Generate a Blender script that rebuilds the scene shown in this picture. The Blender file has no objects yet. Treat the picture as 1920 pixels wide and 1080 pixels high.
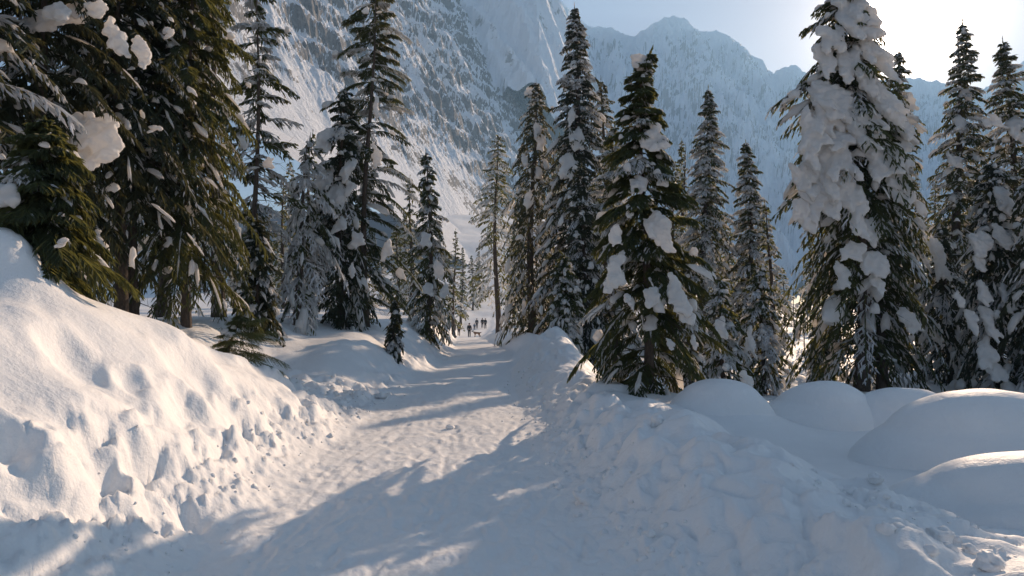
import bpy, math, random
import numpy as np
from mathutils import Vector

C = bpy.context.scene.collection
scene = bpy.context.scene
RS = np.random.RandomState

# ------------------------------------------------------------------ camera
CAM_Z = 1.65
PITCH = math.radians(2.24)
cam_data = bpy.data.cameras.new('camera')
cam = bpy.data.objects.new('camera', cam_data); C.objects.link(cam)
cam.location = (0, 0, CAM_Z)
cam.rotation_euler = (math.radians(90) + PITCH, 0, 0)
cam_data.sensor_width = 36.0
cam_data.lens = 24.0
cam_data.clip_start = 0.1
cam_data.clip_end = 12000
scene.camera = cam

def ray(px, py):
    """slopes x/y and z/y of the sight line through a point of the 1920x1080 photograph"""
    a = (px - 960) / 1280.0; b = (540 - py) / 1280.0
    wy = math.cos(PITCH) - b * math.sin(PITCH)
    wz = math.sin(PITCH) + b * math.cos(PITCH)
    return a / wy, wz / wy

def P(px, py, d):
    a, b = ray(px, py)
    return (a * d, d, CAM_Z + b * d)

# ------------------------------------------------------------------ light
sx, sz = ray(1705, 40)
SUN = Vector((sx, 1.0, sz)).normalized()
SUN_EL = math.asin(SUN.z)
SUN_AZ = math.atan2(SUN.x, SUN.y)          # clockwise from +Y
world = bpy.data.worlds.new('World'); scene.world = world
world.use_nodes = True
wn = world.node_tree; wn.nodes.clear()
out = wn.nodes.new('ShaderNodeOutputWorld')
bg = wn.nodes.new('ShaderNodeBackground')
sky = wn.nodes.new('ShaderNodeTexSky')
sky.sky_type = 'NISHITA'; sky.sun_disc = False
sky.sun_elevation = SUN_EL; sky.sun_rotation = SUN_AZ
sky.altitude = 1000; sky.air_density = 1.0; sky.dust_density = 0.6; sky.ozone_density = 1.0
bg.inputs['Strength'].default_value = 0.058
tn = wn.nodes.new('ShaderNodeMixRGB'); tn.blend_type = 'MULTIPLY'; tn.inputs[0].default_value = 1.0
wn.links.new(sky.outputs[0], tn.inputs[1]); tn.inputs[2].default_value = (0.93, 0.96, 1.06, 1)
wn.links.new(tn.outputs[0], bg.inputs['Color'])
# the bright ring of sky round the sun
tc = wn.nodes.new('ShaderNodeTexCoord')
vn = wn.nodes.new('ShaderNodeVectorMath'); vn.operation = 'NORMALIZE'
wn.links.new(tc.outputs['Generated'], vn.inputs[0])
dt = wn.nodes.new('ShaderNodeVectorMath'); dt.operation = 'DOT_PRODUCT'
wn.links.new(vn.outputs[0], dt.inputs[0]); dt.inputs[1].default_value = SUN
def wmath(op, a, b=None):
    n = wn.nodes.new('ShaderNodeMath'); n.operation = op
    for i, v in enumerate((a, b)):
        if v is None: continue
        if isinstance(v, (int, float)): n.inputs[i].default_value = v
        else: wn.links.new(v, n.inputs[i])
    return n.outputs[0]
cl = wmath('MINIMUM', dt.outputs['Value'], 1.0)
ang = wmath('MULTIPLY', wmath('ARCCOSINE', cl), 180 / math.pi)
g1 = wmath('MULTIPLY', wmath('EXPONENT', wmath('MULTIPLY', ang, -1 / 0.9)), 60.0)
g2 = wmath('MULTIPLY', wmath('EXPONENT', wmath('MULTIPLY', ang, -1 / 3.0)), 2.2)
gl = wmath('ADD', g1, g2)
bg2 = wn.nodes.new('ShaderNodeBackground'); bg2.inputs['Color'].default_value = (1.0, 0.96, 0.9, 1)
wn.links.new(gl, bg2.inputs['Strength'])
ad = wn.nodes.new('ShaderNodeAddShader')
wn.links.new(bg.outputs[0], ad.inputs[0]); wn.links.new(bg2.outputs[0], ad.inputs[1])
wn.links.new(ad.outputs[0], out.inputs['Surface'])

sun_data = bpy.data.lights.new('sun', 'SUN')
sun_data.energy = 4.8; sun_data.angle = math.radians(0.53); sun_data.color = (1.0, 0.87, 0.72)
sun = bpy.data.objects.new('sun', sun_data); C.objects.link(sun)
sun.rotation_euler = (-SUN).to_track_quat('-Z', 'Y').to_euler()
sun.location = (60, 90, 60)

scene.view_settings.view_transform = 'Standard'
scene.view_settings.look = 'None'
scene.view_settings.exposure = 0.79
scene.view_settings.gamma = 1.0
scene.view_settings.use_curve_mapping = False
scene.view_settings.use_white_balance = True      # the camera's warm daylight setting
scene.view_settings.white_balance_temperature = 8100
scene.view_settings.white_balance_tint = 19
scene.render.engine = 'CYCLES'
scene.cycles.max_bounces = 8
scene.cycles.diffuse_bounces = 4
scene.cycles.transmission_bounces = 4
scene.cycles.volume_bounces = 1
scene.cycles.use_denoising = True

# ------------------------------------------------------------------ noise
_pr = RS(7)
_perm = np.tile(_pr.permutation(256), 3)
_ga = _pr.rand(256) * 2 * np.pi
_g2 = np.stack([np.cos(_ga), np.sin(_ga)], 1)
_g3 = _pr.randn(256, 3); _g3 /= np.linalg.norm(_g3, axis=1)[:, None]

def perlin2(x, y):
    xi = np.floor(x).astype(np.int64); yi = np.floor(y).astype(np.int64)
    xf = x - xi; yf = y - yi
    u = xf ** 3 * (xf * (xf * 6 - 15) + 10); v = yf ** 3 * (yf * (yf * 6 - 15) + 10)
    def g(i, j, fx, fy):
        h = _perm[_perm[(xi + i) & 255] + ((yi + j) & 255)]
        return _g2[h, 0] * fx + _g2[h, 1] * fy
    a = g(0, 0, xf, yf); b = g(1, 0, xf - 1, yf); c = g(0, 1, xf, yf - 1); d = g(1, 1, xf - 1, yf - 1)
    return ((a + u * (b - a)) + v * ((c + u * (d - c)) - (a + u * (b - a)))) * 1.4

def perlin3(p):
    i0 = np.floor(p).astype(np.int64); f = p - i0
    w = f ** 3 * (f * (f * 6 - 15) + 10)
    r = 0
    for dx in (0, 1):
        for dy in (0, 1):
            for dz in (0, 1):
                h = _perm[_perm[_perm[(i0[..., 0] + dx) & 255] + ((i0[..., 1] + dy) & 255)] + ((i0[..., 2] + dz) & 255)]
                g = _g3[h]
                dot = g[..., 0] * (f[..., 0] - dx) + g[..., 1] * (f[..., 1] - dy) + g[..., 2] * (f[..., 2] - dz)
                wx = w[..., 0] if dx else 1 - w[..., 0]
                wy = w[..., 1] if dy else 1 - w[..., 1]
                wz = w[..., 2] if dz else 1 - w[..., 2]
                r = r + dot * wx * wy * wz
    return r * 1.5

def fbm(x, y, octv=4, lac=2.03, gain=0.5):
    r = 0; a = 1.0; s = 0
    for k in range(octv):
        r = r + a * perlin2(x + 17.3 * k, y - 9.1 * k); s += a
        x = x * lac; y = y * lac; a *= gain
    return r / s

def ridged(x, y, octv=4, gain=0.5, lac=2.1):
    r = 0; a = 1.0; s = 0
    for k in range(octv):
        r = r + a * (1 - np.abs(perlin2(x + 31.7 * k, y + 11.9 * k)) * 2); s += a
        x = x * lac; y = y * lac; a *= gain
    return r / s

def billow(x, y, octv=3, gain=0.5, lac=2.1):
    r = 0; a = 1.0; s = 0
    for k in range(octv):
        r = r + a * np.abs(perlin2(x + 5.7 * k, y + 41.9 * k)); s += a
        x = x * lac; y = y * lac; a *= gain
    return r / s

def sstep(a, b, x):
    t = np.clip((x - a) / (b - a), 0, 1)
    return t * t * (3 - 2 * t)

# ------------------------------------------------------------------ mesh helpers
def mesh_np(name, V, F, mats, smooth=True, attr=None, midx=None):
    V = np.asarray(V, np.float32); F = np.asarray(F, np.int32)
    n = F.shape[1]
    me = bpy.data.meshes.new(name)
    me.vertices.add(len(V)); me.vertices.foreach_set('co', V.ravel())
    me.loops.add(F.size); me.loops.foreach_set('vertex_index', F.ravel())
    me.polygons.add(len(F))
    me.polygons.foreach_set('loop_start', np.arange(0, F.size, n, dtype=np.int32))
    me.polygons.foreach_set('loop_total', np.full(len(F), n, np.int32))
    for m in (mats if isinstance(mats, (list, tuple)) else [mats]): me.materials.append(m)
    if midx is not None: me.polygons.foreach_set('material_index', np.asarray(midx, np.int32))
    me.polygons.foreach_set('use_smooth', np.full(len(F), smooth, bool))
    if attr:
        for k, v in attr.items():
            a = me.attributes.new(k, 'FLOAT', 'POINT'); a.data.foreach_set('value', np.asarray(v, np.float32))
    me.update(calc_edges=True)
    return me

def link(name, me, parent=None, kind=None, loc=None):
    o = bpy.data.objects.new(name, me); C.objects.link(o)
    if parent is not None: o.parent = parent
    if loc is not None: o.location = loc
    if kind: o['kind'] = kind
    return o

def tag(o, label, cat, group=None):
    o['label'] = label; o['category'] = cat
    if group: o['group'] = group
    return o

def empty(name, loc, label, cat, group=None):
    o = bpy.data.objects.new(name, None); C.objects.link(o); o.location = loc
    o.empty_display_size = 0.3
    return tag(o, label, cat, group)

def grid_faces(nr, nc, wrap=False):
    i = np.arange(nr - 1)[:, None]; j = np.arange(nc if wrap else nc - 1)[None, :]
    j2 = (j + 1) % nc
    a = i * nc + j; b = i * nc + j2; c = (i + 1) * nc + j2; d = (i + 1) * nc + j
    return np.stack([a + 0 * j, b + 0 * j, c + 0 * j, d + 0 * j], -1).reshape(-1, 4)

# ------------------------------------------------------------------ materials
def newmat(name):
    m = bpy.data.materials.new(name); m.use_nodes = True
    nt = m.node_tree; nt.nodes.clear()
    o = nt.nodes.new('ShaderNodeOutputMaterial')
    return m, nt, o

def node(nt, t, **kw):
    n = nt.nodes.new(t)
    for k, v in kw.items():
        if k in n.inputs: n.inputs[k].default_value = v
        else: setattr(n, k, v)
    return n

def noise_node(nt, scale, detail=4, rough=0.6, dim='3D', vec=None):
    n = nt.nodes.new('ShaderNodeTexNoise'); n.inputs['Scale'].default_value = scale
    n.inputs['Detail'].default_value = detail; n.inputs['Roughness'].default_value = rough
    if vec is not None: nt.links.new(vec, n.inputs['Vector'])
    return n

def ramp(nt, src, stops):
    r = nt.nodes.new('ShaderNodeValToRGB')
    while len(r.color_ramp.elements) < len(stops): r.color_ramp.elements.new(0.5)
    for e, (p, c) in zip(r.color_ramp.elements, stops):
        e.position = p; e.color = (*c, 1) if len(c) == 3 else c
    nt.links.new(src, r.inputs[0])
    return r

def snow_mat(name, col=(0.88, 0.86, 0.84), grain=1.0, trans=0.0, bscale=70):
    m, nt, o = newmat(name)
    b = node(nt, 'ShaderNodeBsdfPrincipled', Roughness=0.62)
    b.inputs['Specular IOR Level'].default_value = 0.25
    geo = nt.nodes.new('ShaderNodeNewGeometry')
    n1 = noise_node(nt, 3.0, 4, 0.6, vec=geo.outputs['Position'])
    cr = ramp(nt, n1.outputs['Fac'], [(0.3, tuple(c * 0.965 for c in col)), (0.7, col)])
    nt.links.new(cr.outputs[0], b.inputs['Base Color'])
    n2 = noise_node(nt, bscale, 3, 0.7, vec=geo.outputs['Position'])
    n3 = noise_node(nt, bscale * 0.16, 4, 0.6, vec=geo.outputs['Position'])
    b1 = node(nt, 'ShaderNodeBump', Strength=0.35 * grain, Distance=0.008)
    nt.links.new(n2.outputs['Fac'], b1.inputs['Height'])
    b2 = node(nt, 'ShaderNodeBump', Strength=0.5 * grain, Distance=0.03)
    nt.links.new(n3.outputs['Fac'], b2.inputs['Height']); nt.links.new(b1.outputs[0], b2.inputs['Normal'])
    nt.links.new(b2.outputs[0], b.inputs['Normal'])
    last = b.outputs[0]
    if trans > 0:
        t = node(nt, 'ShaderNodeBsdfTranslucent', Color=(0.95, 0.9, 0.84, 1))
        nt.links.new(b2.outputs[0], t.inputs['Normal'])
        mx = node(nt, 'ShaderNodeMixShader', Fac=trans)
        nt.links.new(b.outputs[0], mx.inputs[1]); nt.links.new(t.outputs[0], mx.inputs[2]); last = mx.outputs[0]
    nt.links.new(last, o.inputs[0])
    return m

def needle_mat(name, dark, light, transc, gold=0.34):
    m, nt, o = newmat(name)
    at = node(nt, 'ShaderNodeAttribute', attribute_name='frost')
    hu = node(nt, 'ShaderNodeAttribute', attribute_name='tint')
    mixc = node(nt, 'ShaderNodeMixRGB', blend_type='MIX')
    mixc.inputs[1].default_value = (*dark, 1); mixc.inputs[2].default_value = (*light, 1)
    nt.links.new(hu.outputs['Fac'], mixc.inputs[0])
    fr = node(nt, 'ShaderNodeMixRGB', blend_type='MIX')
    nt.links.new(at.outputs['Fac'], fr.inputs[0]); nt.links.new(mixc.outputs[0], fr.inputs[1])
    fr.inputs[2].default_value = (0.8, 0.8, 0.82, 1)
    b = node(nt, 'ShaderNodeBsdfPrincipled', Roughness=0.55)
    b.inputs['Specular IOR Level'].default_value = 0.3
    nt.links.new(fr.outputs[0], b.inputs['Base Color'])
    fr2 = node(nt, 'ShaderNodeMixRGB', blend_type='MIX')
    nt.links.new(at.outputs['Fac'], fr2.inputs[0]); fr2.inputs[1].default_value = (*transc, 1)
    fr2.inputs[2].default_value = (0.75, 0.72, 0.68, 1)
    t = nt.nodes.new('ShaderNodeBsdfTranslucent'); nt.links.new(fr2.outputs[0], t.inputs['Color'])
    mx = node(nt, 'ShaderNodeMixShader', Fac=gold)
    nt.links.new(b.outputs[0], mx.inputs[1]); nt.links.new(t.outputs[0], mx.inputs[2])
    nt.links.new(mx.outputs[0], o.inputs[0])
    return m

def bark_mat(name, c1, c2):
    m, nt, o = newmat(name)
    geo = nt.nodes.new('ShaderNodeNewGeometry')
    mp = nt.nodes.new('ShaderNodeMapping'); mp.inputs['Scale'].default_value = (1, 1, 0.3)
    nt.links.new(geo.outputs['Position'], mp.inputs['Vector'])
    n = noise_node(nt, 34, 6, 0.7, vec=mp.outputs[0])
    cr = ramp(nt, n.outputs['Fac'], [(0.3, c1), (0.7, c2)])
    b = node(nt, 'ShaderNodeBsdfPrincipled', Roughness=0.9)
    nt.links.new(cr.outputs[0], b.inputs['Base Color'])
    bu = node(nt, 'ShaderNodeBump', Strength=0.9, Distance=0.03)
    nt.links.new(n.outputs['Fac'], bu.inputs['Height']); nt.links.new(bu.outputs[0], b.inputs['Normal'])
    nt.links.new(b.outputs[0], o.inputs[0])
    return m

def rock_mat(name, thr=0.62, scale=0.05, rock=(0.20, 0.19, 0.18), rock2=(0.34, 0.32, 0.30)):
    m, nt, o = newmat(name)
    geo = nt.nodes.new('ShaderNodeNewGeometry')
    sep = nt.nodes.new('ShaderNodeSeparateXYZ'); nt.links.new(geo.outputs['Normal'], sep.inputs[0])
    n = noise_node(nt, scale, 7, 0.68, vec=geo.outputs['Position'])
    nl = noise_node(nt, scale * 0.16, 2, 0.5, vec=geo.outputs['Position'])
    ml = node(nt, 'ShaderNodeMath', operation='MULTIPLY_ADD'); nt.links.new(nl.outputs['Fac'], ml.inputs[0]); ml.inputs[1].default_value = 0.55
    nt.links.new(sep.outputs['Z'], ml.inputs[2])
    mt = node(nt, 'ShaderNodeMath', operation='MULTIPLY_ADD')
    nt.links.new(n.outputs['Fac'], mt.inputs[0]); mt.inputs[1].default_value = 0.9; nt.links.new(ml.outputs[0], mt.inputs[2])
    sn = ramp(nt, mt.outputs[0], [(0.0, (0, 0, 0)), (1.0, (1, 1, 1))])
    mr = node(nt, 'ShaderNodeMapRange'); mr.inputs['From Min'].default_value = thr + 0.725 - 0.03; mr.inputs['From Max'].default_value = thr + 0.725 + 0.03
    nt.links.new(mt.outputs[0], mr.inputs['Value'])
    nt.nodes.remove(sn)
    n2 = noise_node(nt, scale * 3, 6, 0.7, vec=geo.outputs['Position'])
    rc = ramp(nt, n2.outputs['Fac'], [(0.3, rock), (0.7, rock2)])
    mx = nt.nodes.new('ShaderNodeMixRGB'); nt.links.new(mr.outputs[0], mx.inputs[0])
    nt.links.new(rc.outputs[0], mx.inputs[1]); mx.inputs[2].default_value = (0.84, 0.86, 0.89, 1)
    b = node(nt, 'ShaderNodeBsdfPrincipled', Roughness=0.85)
    b.inputs['Specular IOR Level'].default_value = 0.1
    nt.links.new(mx.outputs[0], b.inputs['Base Color'])
    n3 = noise_node(nt, scale * 2.2, 8, 0.7, vec=geo.outputs['Position'])
    bu = node(nt, 'ShaderNodeBump', Strength=0.8, Distance=5.0)
    nt.links.new(n3.outputs['Fac'], bu.inputs['Height']); nt.links.new(bu.outputs[0], b.inputs['Normal'])
    nt.links.new(b.outputs[0], o.inputs[0])
    return m

def plain_mat(name, col, rough=0.8):
    m, nt, o = newmat(name)
    geo = nt.nodes.new('ShaderNodeNewGeometry')
    n = noise_node(nt, 9, 4, 0.6, vec=geo.outputs['Position'])
    cr = ramp(nt, n.outputs['Fac'], [(0.3, tuple(c * 0.8 for c in col)), (0.7, tuple(min(1, c * 1.15) for c in col))])
    b = node(nt, 'ShaderNodeBsdfPrincipled', Roughness=rough)
    nt.links.new(cr.outputs[0], b.inputs['Base Color']); nt.links.new(b.outputs[0], o.inputs[0])
    return m

M_SNOW = snow_mat('ground_snow')
M_TSNOW = snow_mat('tree_snow', grain=0.9, trans=0.5, bscale=45)
M_NEED = needle_mat('spruce_needles', (0.030, 0.046, 0.026), (0.070, 0.088, 0.036), (0.28, 0.27, 0.075), 0.32)
M_NEED_D = needle_mat('dark_spruce_needles', (0.026, 0.037, 0.024), (0.055, 0.066, 0.034), (0.22, 0.20, 0.075), 0.24)
M_BARK = bark_mat('spruce_bark', (0.045, 0.032, 0.024), (0.14, 0.10, 0.075))
M_TWIG = bark_mat('bare_twigs', (0.05, 0.038, 0.03), (0.12, 0.09, 0.065))
M_ROCK = rock_mat('snowy_rock_face', thr=0.372, scale=0.085, rock=(0.15, 0.14, 0.13), rock2=(0.32, 0.30, 0.28))
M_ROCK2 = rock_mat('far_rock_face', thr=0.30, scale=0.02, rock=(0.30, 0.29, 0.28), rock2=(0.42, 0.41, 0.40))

# ------------------------------------------------------------------ ground
def left_edge(y):
    return np.interp(y, [0, 4.3, 8, 14, 20, 30, 42, 60, 84, 118, 160], [-2.2, -2.25, -2.35, -2.4, -2.45, -2.7, -3.5, -5.2, -6.8, -8.6, -9])
def right_edge(y):
    return np.interp(y, [0, 4.3, 6, 8, 14, 20, 30, 42, 60, 84, 118, 160], [1.0, 0.75, 0.5, 0.3, 0.02, 0.0, 0.1, -1.3, -3.0, -3.9, -4.2, -4.2])
def path_z(y):
    return np.interp(y, [0, 30, 45, 60, 84, 105, 120, 135, 180, 250, 400, 600, 3300],
                     [0, 0, -0.02, -0.5, -1.12, -1.15, -0.8, 0.6, 6.5, 19, 52, 90, 300])

def ground(x, y, fine=True):
    x = np.asarray(x, float); y = np.asarray(y, float)
    r = np.hypot(x, y)
    xl = left_edge(y); xr = right_edge(y)
    base = path_z(np.where(y > 0, np.maximum(y, 0), 0))
    w1 = fbm(x * 0.35 + 3, y * 0.35, 3)
    # left bank
    dl = xl - x + 0.25 * fbm(x * 0.9, y * 0.9 + 8, 2)
    Bn = np.interp(y, [-5, 4, 6, 7, 8, 9.5, 11, 12.5, 14, 16, 19, 22, 30, 45, 60, 100], [1.7, 1.75, 1.75, 1.72, 1.58, 1.12, 0.62, 0.42, 0.5, 0.95, 1.25, 1.4, 1.5, 1.7, 1.2, 0.8])
    far = sstep(2.2, 4.5, dl)
    plateau = np.interp(y, [0, 6, 10, 20, 45, 80, 120], [1.7, 1.7, 1.5, 1.6, 2.2, 2.2, 2.0])
    H = Bn * (1 - far) + plateau * far
    wid = np.interp(y, [0, 5, 8, 12, 16, 22, 40], [2.4, 2.2, 1.9, 1.7, 1.9, 1.9, 1.5])
    L = H * sstep(-0.12, 1.0, dl / wid) ** 0.9
    lm = sstep(0, 0.35, dl / wid)
    # right bank
    dr = x - xr + 0.2 * fbm(x * 0.9 + 30, y * 0.9, 2)
    Rn = np.interp(y, [0, 4, 5.5, 7, 8.5, 10, 14, 17, 20, 23, 27, 35, 45, 60, 90], [0.35, 0.42, 0.6, 0.62, 0.5, 0.45, 0.62, 1.0, 1.28, 1.05, 0.75, 0.75, 0.8, 0.5, 0.6])
    gz = np.interp(y, [0, 3.5, 5, 8.6, 10.5, 14, 20, 30, 45, 60, 100], [0.35, 0.3, 0.16, 0.08, 0.02, -0.35, -0.55, -0.4, 0.4, 1.2, 1.4])
    up = sstep(-0.1, 1.25, dr)
    dn = sstep(1.2, 2.7, dr)
    R = up * (Rn * (1 - dn) + gz * dn)
    rm = sstep(0, 0.6, dr) * (1 - sstep(1.6, 2.6, dr) * sstep(5.2, 6.5, y))
    nearw = 1 - sstep(90, 160, r)
    z = base + (L + R) * nearw
    # general undulation away from the path
    off = np.maximum(lm, sstep(0.8, 2.2, dr))
    z = z + off * 0.16 * w1 * sstep(8, 25, r)
    z = z + off * (0.9 * fbm(x * 0.05, y * 0.05, 3)) * sstep(35, 90, r)
    z = z + fbm(x * 0.012 + 4, y * 0.012, 4) * 9 * sstep(120, 400, r)
    # sides of the valley
    z = z + sstep(60, 900, -x) * 30
    z = z - np.maximum(base - 1.2, 0) * 0.93 * sstep(0.02, 0.35, x / np.maximum(y, 1)) * sstep(60, 120, y)
    # hump of piled snow at the left edge of the bank
    for hx, hy, hr, hh in ((-4.78, 6.4, 0.42, 0.62), (-5.6, 7.2, 0.8, 0.8), (3.0, 9.6, 0.8, 0.35), (3.1, 11.2, 0.9, 0.25), (3.6, 13.5, 0.9, 0.3), (2.5, 10.9, 0.6, 0.2)):
        z = z + hh * np.exp(-((x - hx) ** 2 + (y - hy) ** 2) / hr ** 2)
    # skirts round the snow-covered boulders
    for mx, my, rx, ry, zt in MOUNDS:
        q = np.sqrt(((x - mx) / rx) ** 2 + ((y - my) / ry) ** 2)
        z = z + 0.08 * np.exp(-np.maximum(q - 0.75, 0) ** 2 * 7) * (zt / 0.7)
    # trench on the right, running away from the camera side to the right
    tl = (y - 5.15) - (-0.28) * (x - 2.6) * 1.0 + 0.14 * fbm(x * 1.3, y * 1.3 + 77, 2)
    z = z - 0.17 * np.exp(-(tl / 0.2) ** 2) * sstep(2.2, 2.8, x) * (1 - sstep(5.5, 7, x))
    if fine:
        nr = 1 - sstep(16, 34, r)
        # ploughed rubble on the bank sides, smooth wind-blown snow above it
        rub_l = sstep(0.0, 0.25, dl / wid) * (1 - sstep(0.24 + 0.30 * fbm(x * 0.8, y * 0.8 + 50, 2), 0.62, dl / wid))
        rub_l = np.maximum(rub_l, sstep(0.0, 0.2, dl / wid) * sstep(9.5, 10.5, y) * (1 - sstep(13.2, 14.5, y)) * (1 - sstep(1.0, 1.5, dl / wid)))
        rub = np.maximum(rub_l * 1.1, rm * 0.9) * nr
        xs = x - 1.0 * L + 1.0 * R
        wx = xs + 0.12 * perlin2(xs * 3.1, y * 3.1 + 5); wy = y + 0.12 * perlin2(xs * 3.1 + 40, y * 3.1)
        bl = billow(wx * 1.5, wy * 1.5, 2); b2 = billow(wx * 4.1 + 9, wy * 4.1, 4, 0.6)
        pm = 0.25 + 0.75 * sstep(-0.25, 0.35, fbm(xs * 0.8 + 60, y * 0.8, 3))
        smooth_r = 1 - 0.6 * rm * (1 - sstep(5.0, 7.5, y)) * (1 - sstep(3.5, 3.0, x))
        z = z + rub * (0.32 * (bl - 0.25) + smooth_r * pm * (0.10 * (b2 - 0.22) + 0.035 * fbm(wx * 15, wy * 15, 3)))
        # crumbly edge where the bank meets the track
        ed = np.exp(-((dl / wid - 0.12) / 0.16) ** 2) + 0.8 * np.exp(-((dr - 0.25) / 0.3) ** 2)
        z = z + ed * nr * 0.055 * np.maximum(0, perlin2(xs * 8.5, y * 8.5) + 0.35 * perlin2(xs * 21, y * 21))
        # trodden surface of the track
        tr = (1 - lm) * (1 - up) * nr
        z = z + tr * (0.03 * fbm(x * 1.6, y * 1.1, 3) + 0.013 * fbm(x * 9, y * 6, 3) + 0.010 * fbm(x * 24, y * 16, 2) - 0.012 * sstep(0.25, 0.6, perlin2(x * 4.2, y * 3.0 + 90)))
        # dents and hollows in the smooth upper bank
        for hx, hy, ra, rb, hd in ((-2.85, 3.96, .16, .22, .12), (-3.1, 4.2, .20, .15, .14), (-2.85, 4.75, .14, .20, .13), (-2.7, 5.3, .20, .26, .15), (-2.5, 4.9, .12, .16, .10), (-2.45, 5.2, .12, .13, .10),
                                   (-3.7, 8.7, .16, .55, .08), (-3.5, 9.4, .16, .5, .08), (-3.0, 6.4, .2, .3, .12), (-3.4, 7.2, .18, .4, .08), (-2.9, 7.3, .14, .2, .09), (-3.6, 5.6, .25, .2, .10), (-3.3, 6.0, .12, .16, .09), (-3.2, 8.0, .14, .2, .08)):
            q = ((x - hx + 0.1 * perlin2(x * 4, y * 4 + hx)) / ra) ** 2 + ((y - hy) / rb) ** 2
            z = z - hd * np.exp(-q ** 1.5) + 0.3 * hd * np.exp(-(np.sqrt(q) - 1.5) ** 2 * 5) * (x < hx)
        up_l = sstep(0.5, 0.9, dl / wid) * nr
        z = z - up_l * 0.05 * sstep(0.32, 0.7, perlin2(x * 1.5 + 0.8 * y, y * 0.8 + 20))
        z = z + up_l * 0.05 * fbm(x * 0.7, y * 0.7, 2)
        # trodden trail between the trees on the right
        tra = x - (0.42 * y + 0.3)
        tm = np.exp(-(tra / 1.6) ** 2) * sstep(12, 15, y) * (1 - sstep(60, 90, y))
        z = z + tm * 0.22 * (fbm(x * 1.5, y * 0.9, 3)) 
        # footprints on the valley floor
        fm = sstep(95, 120, r) * (1 - sstep(200, 350, r))
        z = z + fm * 0.5 * fbm(x * 0.25, y * 0.12, 3)
    return z

MOUNDS = [  # x, y, rx, ry, top z
    (4.55, 10.0, 0.78, 0.62, 0.68),
    (5.62, 9.9, 0.80, 0.60, 0.60),
    (4.98, 7.2, 1.10, 0.80, 0.87),
    (4.12, 5.2, 1.00, 0.72, 0.60),
    (2.95, 9.75, 0.62, 0.55, 0.74),
]

r1 = np.exp(np.arange(math.log(1.0), math.log(2.5), 0.03))
r2 = np.exp(np.arange(math.log(2.5), math.log(26), 0.0066))
r3 = np.exp(np.arange(math.log(26), math.log(3200), 0.021))
rr = np.concatenate([r1, r2, r3])
fr = np.radians(np.arange(-44, 44.001, 0.18)); co = np.radians(np.arange(47, 314, 3.0))
aa = np.concatenate([fr, co])
Rg, Ag = np.meshgrid(rr, aa, indexing='ij')
X = Rg * np.sin(Ag); Y = Rg * np.cos(Ag)
Z = ground(X, Y)
V = np.stack([X.ravel(), Y.ravel(), Z.ravel()], 1)
F = grid_faces(len(rr), len(aa), True)[:, ::-1]
pr = RS(17)
for k in range(420):
    py_ = 3.6 + 13 * pr.rand() ** 1.5; u_ = pr.rand()
    px_ = float(left_edge(py_)) * (1 - u_) + float(right_edge(py_)) * u_ + 0.1 * pr.randn()
    j = np.where(np.abs(rr - math.hypot(px_, py_)) < 0.35)[0]
    if len(j) == 0: continue
    sl = slice(j[0], j[-1] + 1); a_h = 0.25 * pr.randn(); c_, s_ = math.cos(a_h), math.sin(a_h)
    dx = X[sl] - px_; dy = Y[sl] - py_
    if k < 330:      # boot prints
        q = ((dx * c_ + dy * s_) / 0.060) ** 2 + ((dy * c_ - dx * s_) / 0.145) ** 2
        Z[sl] += -0.011 * np.exp(-q ** 2) + 0.004 * np.exp(-(np.sqrt(q) - 1.35) ** 2 * 8)
    else:            # scrape marks of skis and sledges
        q = ((dx * c_ + dy * s_) / 0.022) ** 2; w_ = np.exp(-((dy * c_ - dx * s_) / 0.30) ** 4)
        Z[sl] += (-0.009 * np.exp(-q) + 0.004 * np.exp(-(np.sqrt(q) - 1.8) ** 2)) * w_
for off, amp_ in ((0.0, 0.012), (0.16, 0.012), (0.95, 0.009), (1.12, 0.009), (1.9, 0.008)):
    lx_ = left_edge(Y) + 0.55 + off + 0.12 * np.sin(Y * 0.7 + off * 3) + 0.03 * np.sin(Y * 2.3)
    Z -= np.where((Y > 3) & (Y < 26), amp_ * np.exp(-((X - lx_) / 0.028) ** 2) * (0.5 + 0.5 * perlin2(Y * 0.8 + off * 9, X * 0.1 + 5) > 0.35), 0)
V = np.stack([X.ravel(), Y.ravel(), Z.ravel()], 1)
# close the middle, under the camera
V = np.vstack([V, [[0, 0, 0.0]]])
me = mesh_np('snow_ground', V, F, M_SNOW)
n0 = len(V) - 1
o = link('snow_ground', me, kind='structure')
import bmesh
disc = [[0, 0, float(ground(0.0, 0.0)) - 0.03]] + [[1.05 * math.sin(t), 1.05 * math.cos(t), float(ground(1.05 * math.sin(t), 1.05 * math.cos(t))) - 0.004] for t in np.linspace(0, 2 * math.pi, 49)[:-1]]
dm = bpy.data.meshes.new('snow_ground_centre'); dm.from_pydata(disc, [], [(0, k + 1, (k + 1) % 48 + 1) for k in range(48)]); dm.materials.append(M_SNOW)
link('snow_path', dm, kind='structure')

def gz1(x, y): return float(ground(np.array([x]), np.array([y]))[0])

# ------------------------------------------------------------------ mountains
def mountain(name, t0, t1, y0, y1, nt, ny, fn, mat, smooth=False):
    """a height field whose grid fans out with distance"""
    ts = np.linspace(t0, t1, nt); ys = np.exp(np.linspace(math.log(y0), math.log(y1), ny))
    Yg, Tg = np.meshgrid(ys, ts, indexing='ij')
    Xg = Yg * Tg
    Zg = fn(Xg, Yg)
    me = mesh_np(name, np.stack([Xg.ravel(), Yg.ravel(), Zg.ravel()], 1), grid_faces(ny, nt), mat, smooth)
    return link(name, me, kind='structure')

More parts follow.
